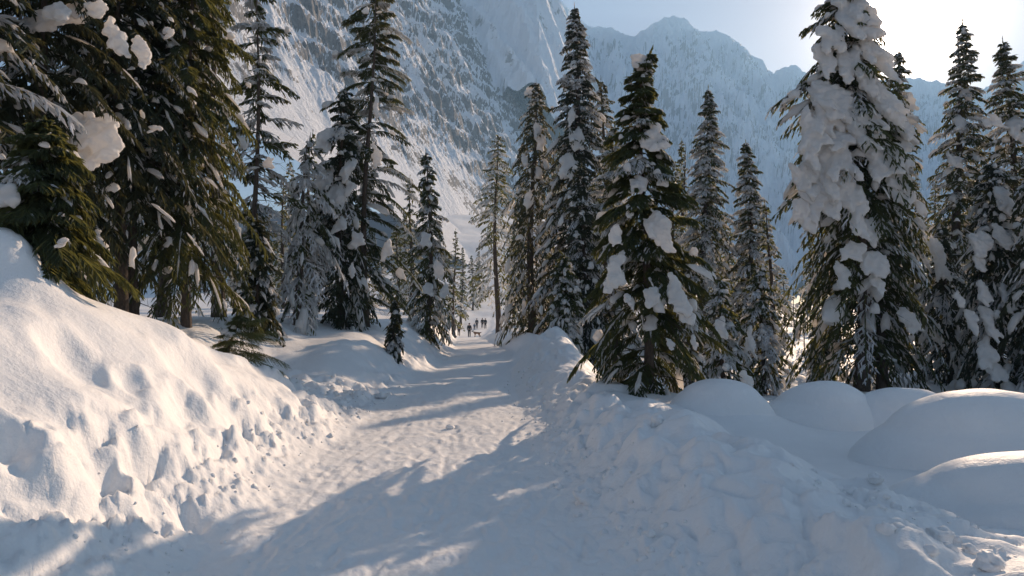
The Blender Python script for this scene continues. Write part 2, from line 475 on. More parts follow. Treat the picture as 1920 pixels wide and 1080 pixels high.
def near_face(x, y):
    # ribs run down towards the lower right
    wob = fbm(x * 0.006, y * 0.006, 3) * 40
    u = -0.90 * x + 0.44 * y
    v = 0.44 * x + 0.90 * y
    base = u - 241 + wob * 0.35
    foot = 58 + 0.33 * np.maximum(-x - 20, -60)
    z = foot + np.where(base > 0, 1.5 * base, 0.30 * base)
    amp = sstep(-6, 70, base)
    vw = v + wob * 0.7
    rib = ridged(vw * 0.017, u * 0.0035, 2, 0.5)
    rib2 = ridged((vw + 5 * fbm(x * .03, y * .03, 2)) * 0.050 + 3, u * 0.013, 3, 0.55)
    rib3 = ridged((v + 7 * perlin2(x * 0.05, y * 0.05)) * 0.15, u * 0.07 + 2, 3, 0.6)
    z = z + amp * (20 * (rib - 0.5) + 11 * (rib2 - 0.5) + 3.6 * (rib3 - 0.5))
    z = z + amp * (3.0 * fbm(x * 0.10, y * 0.10, 4, gain=0.62) + 1.5 * (ridged((v + 3 * perlin2(x * .1, y * .1)) * 0.30, u * 0.16, 2) - 0.5))
    # broken ledges
    st = 26.0 + 0 * z; q = z / st + 0.6 * fbm(x * 0.02, y * 0.02, 2)
    z = z + amp * 5.5 * np.sin(2 * np.pi * q) * (0.4 + 0.6 * perlin2(x * 0.03 + 9, y * 0.03))
    edge = 128 + 16 * (ridged(y * 0.02, z * 0.008, 3) - 0.5)
    z2 = 4.2 * (edge - x) + 10 * fbm(x * 0.05, y * 0.05, 3)
    z = np.minimum(z, z2)
    z = np.minimum(z, 640 + 25 * fbm(x * 0.01, y * 0.01, 3))
    return np.where(z < -40, -40, z)
mountain('mountain_face', -0.64, 0.20, 250, 1150, 460, 340, near_face, M_ROCK)

DF = 2200.0
RIDGE = [(300, -10), (700, -30), (950, -30), (1040, -10), (1085, 35), (1110, 50), (1150, 52), (1172, 62), (1190, 66), (1200, 58), (1212, 54), (1225, 44), (1245, 33), (1262, 30),
         (1285, 35), (1297, 44), (1305, 58), (1325, 60), (1345, 58), (1365, 66), (1390, 86), (1415, 104), (1432, 116), (1440, 130), (1450, 138), (1465, 127), (1485, 120), (1500, 127),
         (1530, 150), (1580, 172), (1640, 150), (1720, 146), (1790, 158), (1845, 166), (1880, 138), (1920, 112), (2000, 70), (2300, 30), (2800, 60)]
_rx = np.array([ray(p, q)[0] * DF for p, q in RIDGE]); _rz = np.array([CAM_Z + ray(p, q)[1] * DF for p, q in RIDGE])
def far_face(x, y):
    crest = np.interp(x, _rx, _rz)
    t = DF - y                                   # metres in front of the crest
    wob = fbm(x * 0.003, y * 0.003, 3) * 80
    fall = np.where(t > 0, 1.05 * t - 0.0003 * t * t, -0.9 * t)
    z = crest - fall
    amp = sstep(0, 110, np.abs(t))
    z = z + amp * (95 * (ridged((x + wob) * 0.0052, y * 0.0022, 3) - 0.55) + 30 * (ridged((x + wob * 0.6) * 0.017, y * 0.007, 4) - 0.5) + 9 * (ridged((x + wob * 0.3) * 0.05, y * 0.025, 3) - 0.5))
    z = z + (9 * fbm(x * 0.05, y * 0.03, 3) + 26 * (ridged(x * 0.021, y * 0.008, 3) - 0.5) + 10 * (ridged(x * 0.066 + 4, y * 0.03, 2) - 0.5)) * (0.35 + 0.65 * amp)
    return np.maximum(z, -30)
mountain('mountain_range', -0.12, 1.02, 820, 2500, 600, 175, far_face, M_ROCK2)

def mid_spur(x, y):
    # hazier spur between the near face and the range
    u = y - 1050; c = 1150.0
    crest = np.interp(x, [-900, -300, 40, 85, 128, 160, 195, 255, 420], [690, 680, 612, 527, 442, 357, 255, 70, -90])
    z = crest - 1.1 * np.abs(y - c) * np.where(y > c, 1.0, 1.0)
    z = z + 45 * (ridged(x * 0.011 + y * 0.006, y * 0.004 + 5, 3) - 0.5) + 10 * (ridged(x * 0.04, y * 0.03, 3) - 0.5)
    return np.maximum(z, -30)
mountain('mountain_spur', -0.5, 0.3, 850, 1400, 220, 100, mid_spur, M_ROCK2)

# ------------------------------------------------------------------ snow-covered boulders
MLAB = ['rounded snow mound nearest the double-trunked spruce, smooth and dome shaped',
        'low snow mound between the dome by the trail and the large frosted mound',
        'large broad snow mound with glittering sunlit top at the right',
        'closest smooth snow mound, rising from the lower right corner with bright rim',
        'shaded snow mound beside the base of the slender central spruce']
def make_mound(i, m):
    mx, my, rx, ry, zt = m
    nr, na = 40, 96
    rho = np.linspace(0, 1.0, nr); th = np.linspace(0, 2 * np.pi, na, endpoint=False)
    Rh, Th = np.meshgrid(rho, th, indexing='ij')
    wobble = 1 + 0.05 * np.sin(2 * Th + i) + 0.04 * np.sin(3 * Th + 2.1 * i)
    fl = 1 + 0.22 * sstep(0.86, 1.0, Rh)
    Xm = mx + rx * Rh * wobble * np.cos(Th) * fl; Ym = my + ry * Rh * wobble * np.sin(Th) * fl
    g = ground(Xm, Ym, False)
    gc = float(ground(np.array([mx]), np.array([my]), False)[0])
    prof = (1 - Rh ** 2.3) ** 0.62
    Zm = (g * (1 - prof) + zt * prof) + 0.02 * fbm(Xm * 2, Ym * 2, 2) * prof - 0.05 * sstep(0.9, 1, Rh) - 0.02 * (1 - prof)
    V = np.stack([Xm.ravel() - mx, Ym.ravel() - my, Zm.ravel() - gc], 1)
    me = mesh_np('snow_mound', V, grid_faces(nr, na, True), M_SNOW)
    o = link('snow_mound', me, loc=(mx, my, gc))
    tag(o, MLAB[i], 'snow mound', 'rounded snow mounds beside the hollow')
for i, m in enumerate(MOUNDS): make_mound(i, m)

CLUMPS = []
# ------------------------------------------------------------------ spruce building
def uvs(nr, na):
    """unit sphere grid: verts, faces"""
    ph = np.linspace(0, np.pi, nr); th = np.linspace(0, 2 * np.pi, na, endpoint=False)
    Pm, Tm = np.meshgrid(ph, th, indexing='ij')
    V = np.stack([np.sin(Pm) * np.cos(Tm), np.sin(Pm) * np.sin(Tm), np.cos(Pm)], -1).reshape(-1, 3)
    return V, grid_faces(nr, na, True)

def norm(v): return v / np.maximum(np.linalg.norm(v, axis=-1, keepdims=True), 1e-9)

def brush_mesh(Pp, D, W, hi, rng):
    """needle-clad twiglets: P start, D vector, W width; returns verts, tris, index of the twiglet for each vertex"""
    n = len(Pp)
    d = norm(D); ref = np.tile([0.0, 0.0, 1.0], (n, 1)); ref[np.abs(d[:, 2]) > 0.9] = [1, 0, 0]
    a = norm(np.cross(d, ref)); b = np.cross(d, a)
    ro = rng.rand(n) * np.pi
    a, b = a * np.cos(ro)[:, None] + b * np.sin(ro)[:, None], b * np.cos(ro)[:, None] - a * np.sin(ro)[:, None]
    if hi == 0:
        T = np.array([[0, 0, 0], [0.35, 1, 0], [1, 0, 0], [0.35, -1, 0]], float)
        Ft = np.array([[0, 1, 2], [0, 2, 3]])
    elif hi == 1:
        T = np.array([[0, 0, 0], [0.4, 1, 0], [1, 0, 0], [0.3, -1, 0], [0.3, 0, 1], [0.4, 0, -1]], float)
        Ft = np.array([[0, 1, 2], [0, 2, 3], [0, 4, 2], [0, 2, 5]])
    else:
        vs = []; fs = []
        for k in range(hi):
            s = (k + 0.3) / hi
            for q in range(3):
                t = q * 2.1 + k * 1.3
                c, sn = math.cos(t), math.sin(t)
                sh = 1.0 - 0.35 * s
                vs += [[s - 0.03, 0, 0], [s + 0.05, 0.08 * c, 0.08 * sn], [s + 0.16, c * sh, sn * sh]]
                fs.append([len(vs) - 3, len(vs) - 2, len(vs) - 1])
        vs += [[0, 0.12, 0], [0, -0.12, 0], [1.05, 0, 0]]; fs.append([len(vs) - 3, len(vs) - 2, len(vs) - 1])
        T = np.array(vs, float); Ft = np.array(fs)
    Vv = Pp[:, None, :] + D[:, None, :] * T[None, :, 0:1] + (a[:, None, :] * T[None, :, 1:2] + b[:, None, :] * T[None, :, 2:3]) * W[:, None, None]
    Ff = Ft[None] + (np.arange(n) * len(T))[:, None, None]
    return Vv.reshape(-1, 3), Ff.reshape(-1, 3), np.repeat(np.arange(n), len(T))

def trunk_mesh(H, r0, curve, name, nseg=22, na=10, seed=0):
    s = np.linspace(0, 1, nseg); th = np.linspace(0, 2 * np.pi, na, endpoint=False)
    S, T = np.meshgrid(s, th, indexing='ij')
    rad = r0 * ((1 - S) ** 0.85 * 0.97 + 0.03) * (1 + 0.35 * np.exp(-S * H / 0.25))
    rad = rad * (1 + 0.06 * np.sin(3 * T + seed + 6 * S))
    cx, cy = curve(S)
    V = np.stack([cx + rad * np.cos(T), cy + rad * np.sin(T), S * H - 0.25 * (S == 0)], -1).reshape(-1, 3)
    return mesh_np(name, V, grid_faces(nseg, na, True), M_BARK)

def tree(px, d, top, R, label, name='spruce_tree', group=None, seed=0, snow=0.5, frost=0.15, droop=0.6, start=0.08, dens=1.0,
         lod=1, mat=None, lean=(0, 0), tr=None, sparse=0.0, gaps=0.0, pad=1.0, topbend=0.0, shape=0.8, dead=0, clumps=(), tint=0.3, up=0.15, h=None, cat='spruce tree', bias=None, narrow=None, arms=(), lowsnow=1.0, open_=0.0):
    rng = RS(seed + 100)
    if group and group == GM and d > 17: R *= 1.2
    x, _ = ray(px, 590); x *= d
    z0 = gz1(x, d)
    H = (P(px, top, d)[2] - z0) if h is None else h
    root = empty(name, (x, d, z0), label, cat, group)
    tr = tr or H * 0.016 + 0.02
    def curve(S):
        return (lean[0] * H * S ** 1.5 + topbend * H * np.maximum(S - 0.9, 0) ** 1.3 * 3 + 0.012 * H * np.sin(5 * S + seed),
                lean[1] * H * S ** 1.5 + 0.012 * H * np.cos(4 * S + seed * 1.7) - 0.012 * H)
    link('trunk', trunk_mesh(H * (0.985), tr, curve, 'trunk', seed=seed), root)
    # --- boughs
    Hc = H * (1 - start)
    nb = int(max(26, dens * Hc / 0.105 * (0.65 + 0.35 * min(R, 2.0)) * (1.0 if lod else 0.85)))
    wsc = max(1.0, d * 0.00115 / 0.030)
    if H < 3: nb = int(max(26, dens * 46))
    t = (np.arange(nb) + rng.rand(nb)) / nb
    t = t ** 0.9
    hz = H * (start + (1 - start) * t * 0.985)
    az = np.arange(nb) * 2.39996 + rng.rand(nb) * 0.9
    prof = (1 - t) ** shape * (0.82 + 0.18 * np.minimum(1, t / 0.08)) + 0.035
    if narrow: prof = prof * np.interp(t, [0, .5, 1], narrow)
    L = R * prof * (0.55 + 0.58 * rng.rand(nb))
    lean = (lean[0] + 0.012 * rng.randn() * (len(clumps) < 5), lean[1] + 0.012 * rng.randn() * (len(clumps) < 5))
    if bias:   # longer boughs on one side
        L = L * (1 + bias[1] * np.cos(az - bias[0]))
    if sparse: L[rng.rand(nb) < sparse] *= 0.45
    keep = np.ones(nb, bool)
    if open_:
        keep &= ~((np.sin(az) < -0.6) & (t < open_) & (rng.rand(nb) < 0.8))
    if gaps:
        for k in range(int(gaps)):
            ga, gt = rng.rand() * 2 * np.pi, rng.rand() * 0.8
            da = np.abs((az - ga + np.pi) % (2 * np.pi) - np.pi)
            keep &= ~((da < 0.5) & (np.abs(t - gt) < 0.05))
    hz, az, L, t = hz[keep], az[keep], L[keep], t[keep]; nb = len(hz)
    na0 = nb
    for (tx, ty) in [(p + j * rng.uniform(0, 14) * (1 if p < px else -1), q + j * rng.uniform(-9, 12)) for p, q in arms for j in range(4)]:
        tip = np.array(P(tx, ty, d)); ln = abs(tip[0] - x) * 1.05
        hz = np.append(hz, tip[2] - z0 + 0.42 * ln); az = np.append(az, math.pi if tip[0] < x else 0.0); L = np.append(L, ln); t = np.append(t, min(0.95, hz[-1] / H))
    nb = len(hz)
    cx, cy = curve(hz / H)
    out_v = np.stack([np.cos(az), np.sin(az), 0 * az], 1); lat = np.stack([-np.sin(az), np.cos(az), 0 * az], 1)
    a_ = up * 1.6 * t + (1 - t) * (-0.12) + 0.17 * rng.randn(nb) + 0.05
    b_ = droop * (0.75 + 0.5 * rng.rand(nb)) * (1 - 0.45 * t)
    a_[na0:] = -0.10; b_[na0:] = 0.36
    Bs = np.stack([cx, cy, hz], 1)
    def A(s, idx=None):
        i = slice(None) if idx is None else idx
        o_, l_, B_, aa_, bb_ = out_v[i], L[i], Bs[i], a_[i], b_[i]
        ex = (1,) * (s.ndim - 1)
        l_ = l_.reshape(-1, *ex); aa_ = aa_.reshape(-1, *ex); bb_ = bb_.reshape(-1, *ex)
        hr = l_ * s * (1 - 0.18 * bb_ * s); vz = l_ * (aa_ * s - bb_ * s * s)
        return B_.reshape(-1, *ex, 3) + o_.reshape(-1, *ex, 3) * hr[..., None] + np.stack([0 * vz, 0 * vz, vz], -1)
    def TG(s):
        e = 0.02
        return norm(A(s + e) - A(s - e))
    ns = {0: 9, 1: 13, 2: 26}[min(lod, 2)]
    nm = {0: 2, 1: 3, 2: 7}[min(lod, 2)]
    if lod == 3: ns, nm = 15, 4
    s = (np.arange(ns)[None, :] + 0.5 + 0.5 * rng.rand(nb, ns)) / (ns + 0.3)
    s = 0.12 + 0.88 * s ** 0.9
    side = np.where((np.arange(ns)[None, :] + np.arange(nb)[:, None]) % 2 == 0, 1.0, -1.0)
    tg = TG(s); Pp = A(s)
    ll = (L[:, None] * 0.46 * np.clip(1.08 - s, 0.05, 1) ** 0.75 * (0.6 + 0.6 * rng.rand(nb, ns)) + 0.05)
    ll = np.minimum(ll, {0: 0.6, 1: 0.40, 2: 0.23, 3: 0.28}[lod])
    dv = norm(tg * 0.72 + lat[:, None, :] * side[..., None] * 0.75 + np.array([0, 0, -1.0]) * (0.12 + 0.55 * droop * rng.rand(nb, ns))[..., None])
    P1 = Pp.reshape(-1, 3); D1 = (dv * ll[..., None]).reshape(-1, 3)
    wb = {0: 0.036, 1: 0.028, 2: 0.014, 3: 0.017}[lod] * (wsc if lod < 2 else 1)
    W1 = np.full(len(P1), wb)
    segP = [P1]; segD = [D1]; segW = [W1]; fro = [rng.rand(nb, 1) * np.ones((nb, ns))]
    fro[0] = fro[0].reshape(-1)
    # twiglets off each side twig, many hanging like a comb
    for m in range(nm):
        q = 0.15 + 0.8 * (m + rng.rand(nb, ns)) / nm
        Ps = Pp + dv * (ll * q)[..., None]
        sd = np.where(rng.rand(nb, ns) < 0.5, 1, -1)
        hang = rng.rand(nb, ns)
        dd = norm(dv * 0.55 + tg * (0.35) + lat[:, None, :] * (sd * 0.45)[..., None] + np.array([0, 0, -1.0]) * (0.15 + 1.1 * hang * (0.4 + droop))[..., None])
        l2 = ll * (0.30 + 0.3 * rng.rand(nb, ns)) + 0.035
        segP.append(Ps.reshape(-1, 3)); segD.append((dd * l2[..., None]).reshape(-1, 3)); segW.append(np.full(nb * ns, wb * 0.9))
        fro.append(fro[0] + 0.25 * (rng.rand(nb * ns) - 0.6))
    # bough axis
    na_ = 5
    s2 = (np.arange(na_ + 1) / na_)[None, :] * np.ones((nb, 1))
    Q = A(s2)
    segP.append(Q[:, :-1].reshape(-1, 3)); segD.append(((Q[:, 1:] - Q[:, :-1]) * 1.1).reshape(-1, 3)); segW.append(np.full(nb * na_, 0.022)); fro.append(np.repeat(rng.rand(nb), na_))
    # inner hanging dead/shaded twigs that fill the crown's middle
    ni = int(nb * (7 if lod else 3))
    ii = rng.randint(0, nb, ni); si = rng.rand(ni) * 0.55
    Pi = A(si, ii) if False else (Bs[ii] + out_v[ii] * (L[ii] * si)[:, None] + np.stack([0 * si, 0 * si, L[ii] * (a_[ii] * si - b_[ii] * si * si)], 1))
    Di = norm(rng.randn(ni, 3) * 0.5 + out_v[ii] * 0.5 + np.array([0, 0, -0.9])) * (0.12 + 0.22 * rng.rand(ni))[:, None]
    segP.append(Pi); segD.append(Di * (0.7 if lod > 1 else 1)); segW.append(np.full(ni, wb)); fro.append(np.zeros(ni))
    # leader shoot
    k = 7
    lz = H * (0.93 + 0.07 * np.arange(k) / k); lx, ly = curve(lz / H)
    segP.append(np.stack([lx, ly, lz], 1)); segD.append(np.tile([topbend * 0.15, 0, H * 0.014 + 0.05], (k, 1))); segW.append(np.full(k, 0.025)); fro.append(np.ones(k) * 0.3)
    PP = np.vstack(segP); DD = np.vstack(segD); WW = np.concatenate(segW); FF = np.concatenate(fro)
    Vv, Ff, ix = brush_mesh(PP, DD, WW, 6 if lod == 3 else (1 if lod else 0), rng)
    # frost lies on whole sprays; less inside the crown
    fv = np.where(FF > 1 - frost, 0.55 + 0.4 * rng.rand(len(FF)), 0.0) + np.where(rng.rand(len(FF)) < frost * 0.35, 0.7, 0)
    tv = np.clip(tint + 0.35 * rng.randn(len(FF)), 0, 1)
    me = mesh_np('crown', Vv, Ff, mat or M_NEED, smooth=False, attr={'frost': np.clip(fv, 0, 1)[ix], 'tint': tv[ix]})
    link('crown', me, root)
    # --- snow pads lying along the boughs
    npad = rng.poisson(snow * (4.2 if lod else 2.3) * np.where(t < 0.42, lowsnow, 1.0)) * (L > 0.12)
    npad[na0:] += 2
    sel = np.repeat(np.arange(nb), npad)
    if len(sel):
        nu, nv = (7, 10) if lod > 1 else (5, 8)
        U, UF = uvs(nu, nv)
        np_ = len(sel)
        sf = 0.38 + 0.62 * rng.rand(np_) ** 1.3; c0 = 0.22 + 0.75 * rng.rand(np_); hl = 0.06 + 0.20 * rng.rand(np_) ** 1.8
        hl = np.maximum(hl, 0.05 / L[sel]); c0 = np.minimum(c0, 1.04 - hl * 0.8)
        Wd = L[sel] * (0.06 + 0.11 * rng.rand(np_)) * pad; Th = (0.035 + L[sel] * (0.035 + 0.06 * rng.rand(np_))) * pad
        hl = hl * (0.5 + 0.5 * sf) * min(1.0, pad ** 0.5 if pad > 0.6 else pad); Wd = np.clip(Wd * sf, 0.028, 0.30); Th = np.clip(Th * sf, 0.02, 0.13)
        vo = rng.randn(np_) * 0.15 * L[sel]
        if pad <= 0.6: hl = np.minimum(hl, 0.13 / L[sel]); Wd = np.minimum(Wd, 0.09)
        thin = rng.rand(np_) < 0.42
        hl = np.where(thin, np.minimum(0.14 + 0.22 * rng.rand(np_), 0.19 / L[sel]), hl); Wd = np.where(thin, 0.018 + 0.022 * rng.rand(np_), Wd); Th = np.where(thin, 0.018 + 0.02 * rng.rand(np_), Th)
        c0 = np.minimum(c0, 1.02 - hl)
        u = U[None, :, 0] * hl[:, None]; v = U[None, :, 1] * Wd[:, None]; w = U[None, :, 2]
        thv = np.arctan2(U[:, 1], U[:, 0])
        lob = 1 + 0.16 * np.sin(3 * thv[None] + rng.rand(np_, 1) * 6) * (1 - np.abs(w)) + 0.14 * np.sin(5 * thv[None] + rng.rand(np_, 1) * 6) * (1 - np.abs(w))
        u = u * lob; v = v * lob + vo[:, None]
        ss = np.clip(c0[:, None] + u, 0.02, 1.12)
        Lx = L[sel][:, None]; ax = a_[sel][:, None]; bx = b_[sel][:, None]
        hr = Lx * ss * (1 - 0.18 * bx * ss); vz = Lx * (ax * ss - bx * ss * ss)
        base = Bs[sel][:, None, :] + out_v[sel][:, None, :] * hr[..., None] + lat[sel][:, None, :] * v[..., None]
        slope = (ax - 2 * bx * ss); nz = 1 / np.sqrt(1 + slope ** 2); nx_ = -slope * nz
        hh = np.where(w > 0, w, w * 0.35) * Th[:, None] + 0.012
        vz = vz - 0.5 * (v - vo[:, None]) ** 2 / np.maximum(Wd[:, None], 0.05) - 0.25 * np.abs(vo[:, None])
        pos = base + out_v[sel][:, None, :] * (nx_ * hh)[..., None] + np.stack([0 * vz, 0 * vz, vz + nz * hh], -1)
        q = pos * 4.5 + seed * 3.3
        pos = pos + norm(pos - pos.mean(1, keepdims=True)) * (perlin3(q) * 0.08 * np.sqrt(pad) + perlin3(q * 2.7) * 0.04)[..., None]
        Vp = pos.reshape(-1, 3); Fp = (UF[None] + (np.arange(np_) * len(U))[:, None, None]).reshape(-1, 4)
        link('snow_load', mesh_np('snow_load', Vp, Fp, M_TSNOW), root, kind='stuff')
    # --- bare dead branches low on the trunk
    if dead:
        vs = []; fs = []; n = 0
        for k in range(dead):
            hz_ = H * (0.04 + (start + 0.25) * rng.rand()); az_ = rng.rand() * 6.28; ln = R * (0.35 + 0.5 * rng.rand())
            cx_, cy_ = curve(np.array(hz_ / H)); p = np.array([float(cx_), float(cy_), hz_]); dr_ = np.array([math.cos(az_), math.sin(az_), 0.1 - 0.3 * rng.rand()])
            pts = [p + dr_ * ln * q + np.array([0, 0, -0.25 * ln * q * q]) + 0.02 * rng.randn(3) * (q > 0) for q in (0, .35, .7, 1.0)]
            extra = [(pts, 0.011)]
            for q in range(3):
                b0 = pts[1] * (1 - q / 3) + pts[3] * (q / 3)
                e = b0 + ln * 0.3 * (dr_ * 0.7 + rng.randn(3) * 0.45)
                extra.append(([b0, (b0 + e) / 2 + 0.01 * rng.randn(3), e], 0.006))
            for pl, rd in extra:
                for qi, pt in enumerate(pl):
                    rq = rd * (1 - 0.75 * qi / (len(pl) - 1))
                    for c in range(3):
                        vs.append(pt + rq * np.array([math.cos(c * 2.09) * -dr_[1], math.cos(c * 2.09) * dr_[0], math.sin(c * 2.09)]))
                    if qi:
                        for c in range(3):
                            c2 = (c + 1) % 3; fs.append((n + (qi - 1) * 3 + c, n + (qi - 1) * 3 + c2, n + qi * 3 + c2, n + qi * 3 + c))
                n = len(vs)
        link('bare_branches', mesh_np('bare_branches', np.array(vs), np.array(fs), M_TWIG), root, kind='stuff')
    # --- big lumps of snow that can be told apart
    for ci, c in enumerate(clumps):
        cpx, cpy, cw, ch = c[:4]
        depth = c[4] if len(c) > 4 else None
        q = 1 - (P(cpx, cpy, d)[2] - z0) / H
        fo = depth if depth is not None else max(0.12, 0.85 * R * max(q, 0.03) ** shape)
        dd_ = d - fo
        cc = np.array(P(cpx, cpy, dd_)) - np.array([x, d, z0])
        w_ = cw / 1280 * dd_ * 0.5; h_ = ch / 1280 * dd_ * 0.5; th_ = min(0.5 * (w_ + h_) * 0.62, 0.42)
        rg = RS(seed * 31 + ci)
        sl = c[5] if len(c) > 5 else 0.0
        small = max(w_, h_) < 0.14
        U, UF = uvs(12, 16) if small else uvs(14, 20)
        parts = []; nf = 0; FFc = []
        nsub = 3 if small else int(9 + 6 * rg.rand())
        for k in range(nsub + 1):
            if k == 0:
                v = U * (1 + 0.45 * perlin3(U * 1.4 + rg.rand(3) * 50) + 0.2 * perlin3(U * 3.2 + rg.rand(3) * 50))[:, None]
                v = v * np.array([w_ * 0.52, th_ * 0.45, h_ * 0.5]); ctr = np.zeros(3)
            else:
                fx = (rg.rand() * 2 - 1) * 0.7; fz = 0.6 - 1.35 * (k - 0.5) / nsub + 0.15 * rg.randn()
                ln = h_ * (0.30 + 0.28 * rg.rand()); wd = w_ * (0.16 + 0.20 * rg.rand()) + 0.02; tk = th_ * (0.24 + 0.16 * rg.rand()) + 0.015
                v = U * (1 + 0.4 * perlin3(U * 1.6 + rg.rand(3) * 50) + 0.25 * perlin3(U * 4.0 + rg.rand(3) * 50))[:, None]
                v = v * np.array([wd, tk, ln]); tl = -0.45 + 0.2 * rg.randn(); sw = 0.25 * rg.randn() + fx * 0.35
                v = np.stack([v[:, 0] - sw * v[:, 2], v[:, 1] - tl * v[:, 2], v[:, 2]], 1)
                ctr = np.array([fx * w_, 0, fz * h_])
            v = v + ctr
            v[:, 0] += sl * (-v[:, 2])
            v[:, 1] += 0.36 * v[:, 2]
            parts.append(v); FFc.append(UF + nf); nf += len(U)
        Vc = np.vstack(parts)
        me_ = mesh_np('snow_clump', Vc, np.vstack(FFc), M_TSNOW)
        ob = link('snow_clump', me_, root, loc=tuple(cc))
        if not small:
            md = ob.modifiers.new('r', 'REMESH'); md.mode = 'VOXEL'; md.voxel_size = max(0.028, d * 0.0024); md.use_smooth_shade = True
            ms = ob.modifiers.new('s', 'SMOOTH'); ms.factor = 0.5; ms.iterations = 2
            CLUMPS.append(ob)
    return root

GL = 'spruces in the dark stand on the left bank'
GM = 'snowy spruces across the middle of the valley'
GR = 'snow-laden spruces on the right'
GB = 'distant spruces beyond the bend of the track'

# left stand
tree(225, 12.6, -260, 2.3, 'tall dark spruce whose pair of brown trunks shows above the left bank', seed=1, group=GL, open_=0.16, snow=0.4, pad=0.6, frost=0.07, droop=0.75, start=0.25, dens=1.7, lod=2, mat=M_NEED_D, tint=0.2, tr=0.115, dead=14, gaps=4,
     clumps=[(188, 262, 105, 125, 2.3), (145, 240, 50, 70, 2.3), (95, 35, 120, 60, 2.3), (160, 20, 80, 60, 2.2), (215, 70, 50, 80, 2.2, 0.3), (265, 95, 42, 66, 2.1, 0.4), (320, 60, 30, 30), (290, 240, 30, 22), (180, 445, 30, 24)], shape=0.55)
tree(252, 13.2, -230, 2.1, 'slimmer dark spruce standing right behind the tall twin-trunk spruce on the left', seed=2, group=GL, snow=0.4, pad=0.6, frost=0.07, droop=0.7, start=0.28, dens=1.6, lod=1, mat=M_NEED_D, tint=0.2, tr=0.10, dead=10, shape=0.5)
tree(352, 13.6, -200, 1.9, 'spruce with gold-green boughs at the right end of the dark left stand', seed=3, group=GL, snow=0.4, pad=0.6, frost=0.07, droop=0.8, start=0.12, dens=1.7, lod=2, tint=0.4, tr=0.09, dead=10, shape=0.45)
tree(75, 11.0, -260, 2.1, 'very dark spruce filling the upper left corner behind the young green spruce', seed=4, group=GL, snow=0.4, pad=0.6, frost=0.07, droop=0.7, start=0.15, dens=1.6, lod=2, mat=M_NEED_D, dead=8, shape=0.5, clumps=[(105, 25, 70, 50)])
tree(-70, 9.5, -300, 1.9, 'dark spruce cut off by the left edge of the picture', seed=5, group=GL, snow=0.25, frost=0.2, droop=0.7, start=0.2, dens=1.2, lod=1, mat=M_NEED_D, shape=0.5)
tree(150, 17.0, -100, 1.9, 'shaded spruce deep in the left stand behind the twin trunks', seed=6, group=GL, snow=0.3, frost=0.15, droop=0.7, start=0.16, dens=1.0, lod=0, mat=M_NEED_D, shape=0.5)
tree(300, 19.0, -60, 1.9, 'spruce behind the low bare twigs of the left stand', seed=7, group=GL, snow=0.3, frost=0.15, droop=0.7, start=0.12, dens=1.0, lod=0, shape=0.5)
tree(405, 18.0, -40, 1.5, 'narrow spruce between the dark stand and the sparse tall spruce', seed=8, group=GL, snow=0.3, frost=0.2, droop=0.7, start=0.14, dens=1.0, lod=0, tint=0.5, shape=0.5)
tree(70, 6.9, 225, 0.78, 'young bright green spruce on the bank crest at the left edge', name='young_spruce', seed=9, snow=0.12, frost=0.04, droop=0.55, start=0.0, dens=2.0, lod=2, tint=0.15, shape=0.6, clumps=[(8, 365, 60, 40), (118, 455, 26, 20)], bias=(0.0, 0.25), cat='young spruce')
tree(425, 10.2, 590, 0.72, 'small spruce sapling half buried behind the sunlit left bank, bent right', name='spruce_sapling', seed=10, snow=0.12, frost=0.02, droop=0.25, start=0.02, dens=0.9, lod=3, tint=0.6, lean=(0.35, -0.1), bias=(0.2, 0.55), clumps=[(428, 627, 26, 20)], cat='sapling')
# centre left
tree(476, 17.0, -70, 1.25, 'tall sparse spruce with bare frosted branches and visible trunk', seed=11, group=GM, open_=1.0, snow=0.42, frost=0.55, droop=0.35, start=0.2, dens=1.15, lod=1, tint=0.1, tr=0.085, sparse=0.25, dead=46, shape=0.38, pad=0.7, clumps=[(455, 265, 26, 30), (503, 305, 24, 32)])
tree(482, 15.8, 405, 0.85, 'small snow-covered spruce at the foot of the tall sparse spruce', name='small_spruce', seed=12, group=GM, snow=0.6, frost=0.15, droop=0.9, start=0.02, dens=1.6, lod=1, mat=M_NEED_D, shape=0.6, cat='small spruce', clumps=[(472, 575, 18, 15)])
tree(556, 18.3, 255, 1.05, 'frosted grey spruce with long boughs arching down to the right', seed=13, group=GM, snow=0.5, frost=0.75, droop=1.25, start=0.12, dens=1.1, lod=1, tint=0.0, lean=(0.06, 0), dead=30, shape=0.5, pad=0.9, bias=(0.0, 0.35))
tree(580, 30.0, 245, 0.85, 'slim spruce seen in the gap behind the arching frosted spruce', seed=14, group=GM, snow=0.4, frost=0.4, droop=0.6, start=0.08, dens=1.0, lod=0)
tree(640, 20.0, 165, 1.3, 'dense narrow spruce with long snow slabs hanging down its left side', seed=15, group=GM, snow=0.5, frost=0.12, droop=0.95, start=0.02, dens=1.5, lod=1, mat=M_NEED_D, shape=0.55,
     clumps=[(612, 262, 34, 62, 0.5, -0.2), (608, 340, 42, 70, 0.7, -0.15), (628, 372, 44, 74), (652, 315, 34, 54), (655, 352, 26, 30), (640, 420, 28, 40), (672, 450, 28, 34), (662, 505, 18, 30), (640, 250, 24, 30)])
tree(692, 20.6, -55, 1.6, 'tallest spruce left of the track, straight trunk and widely spaced flat boughs', seed=16, group=GM, open_=1.0, snow=0.35, frost=0.2, droop=0.5, start=0.08, dens=1.5, lod=2, tr=0.11, shape=0.36, sparse=0.25, gaps=5, up=0.05, dead=16,
     clumps=[(705, 200, 18, 50), (706, 290, 20, 52, None, 0.2), (728, 470, 26, 44), (685, 20, 14, 20)])
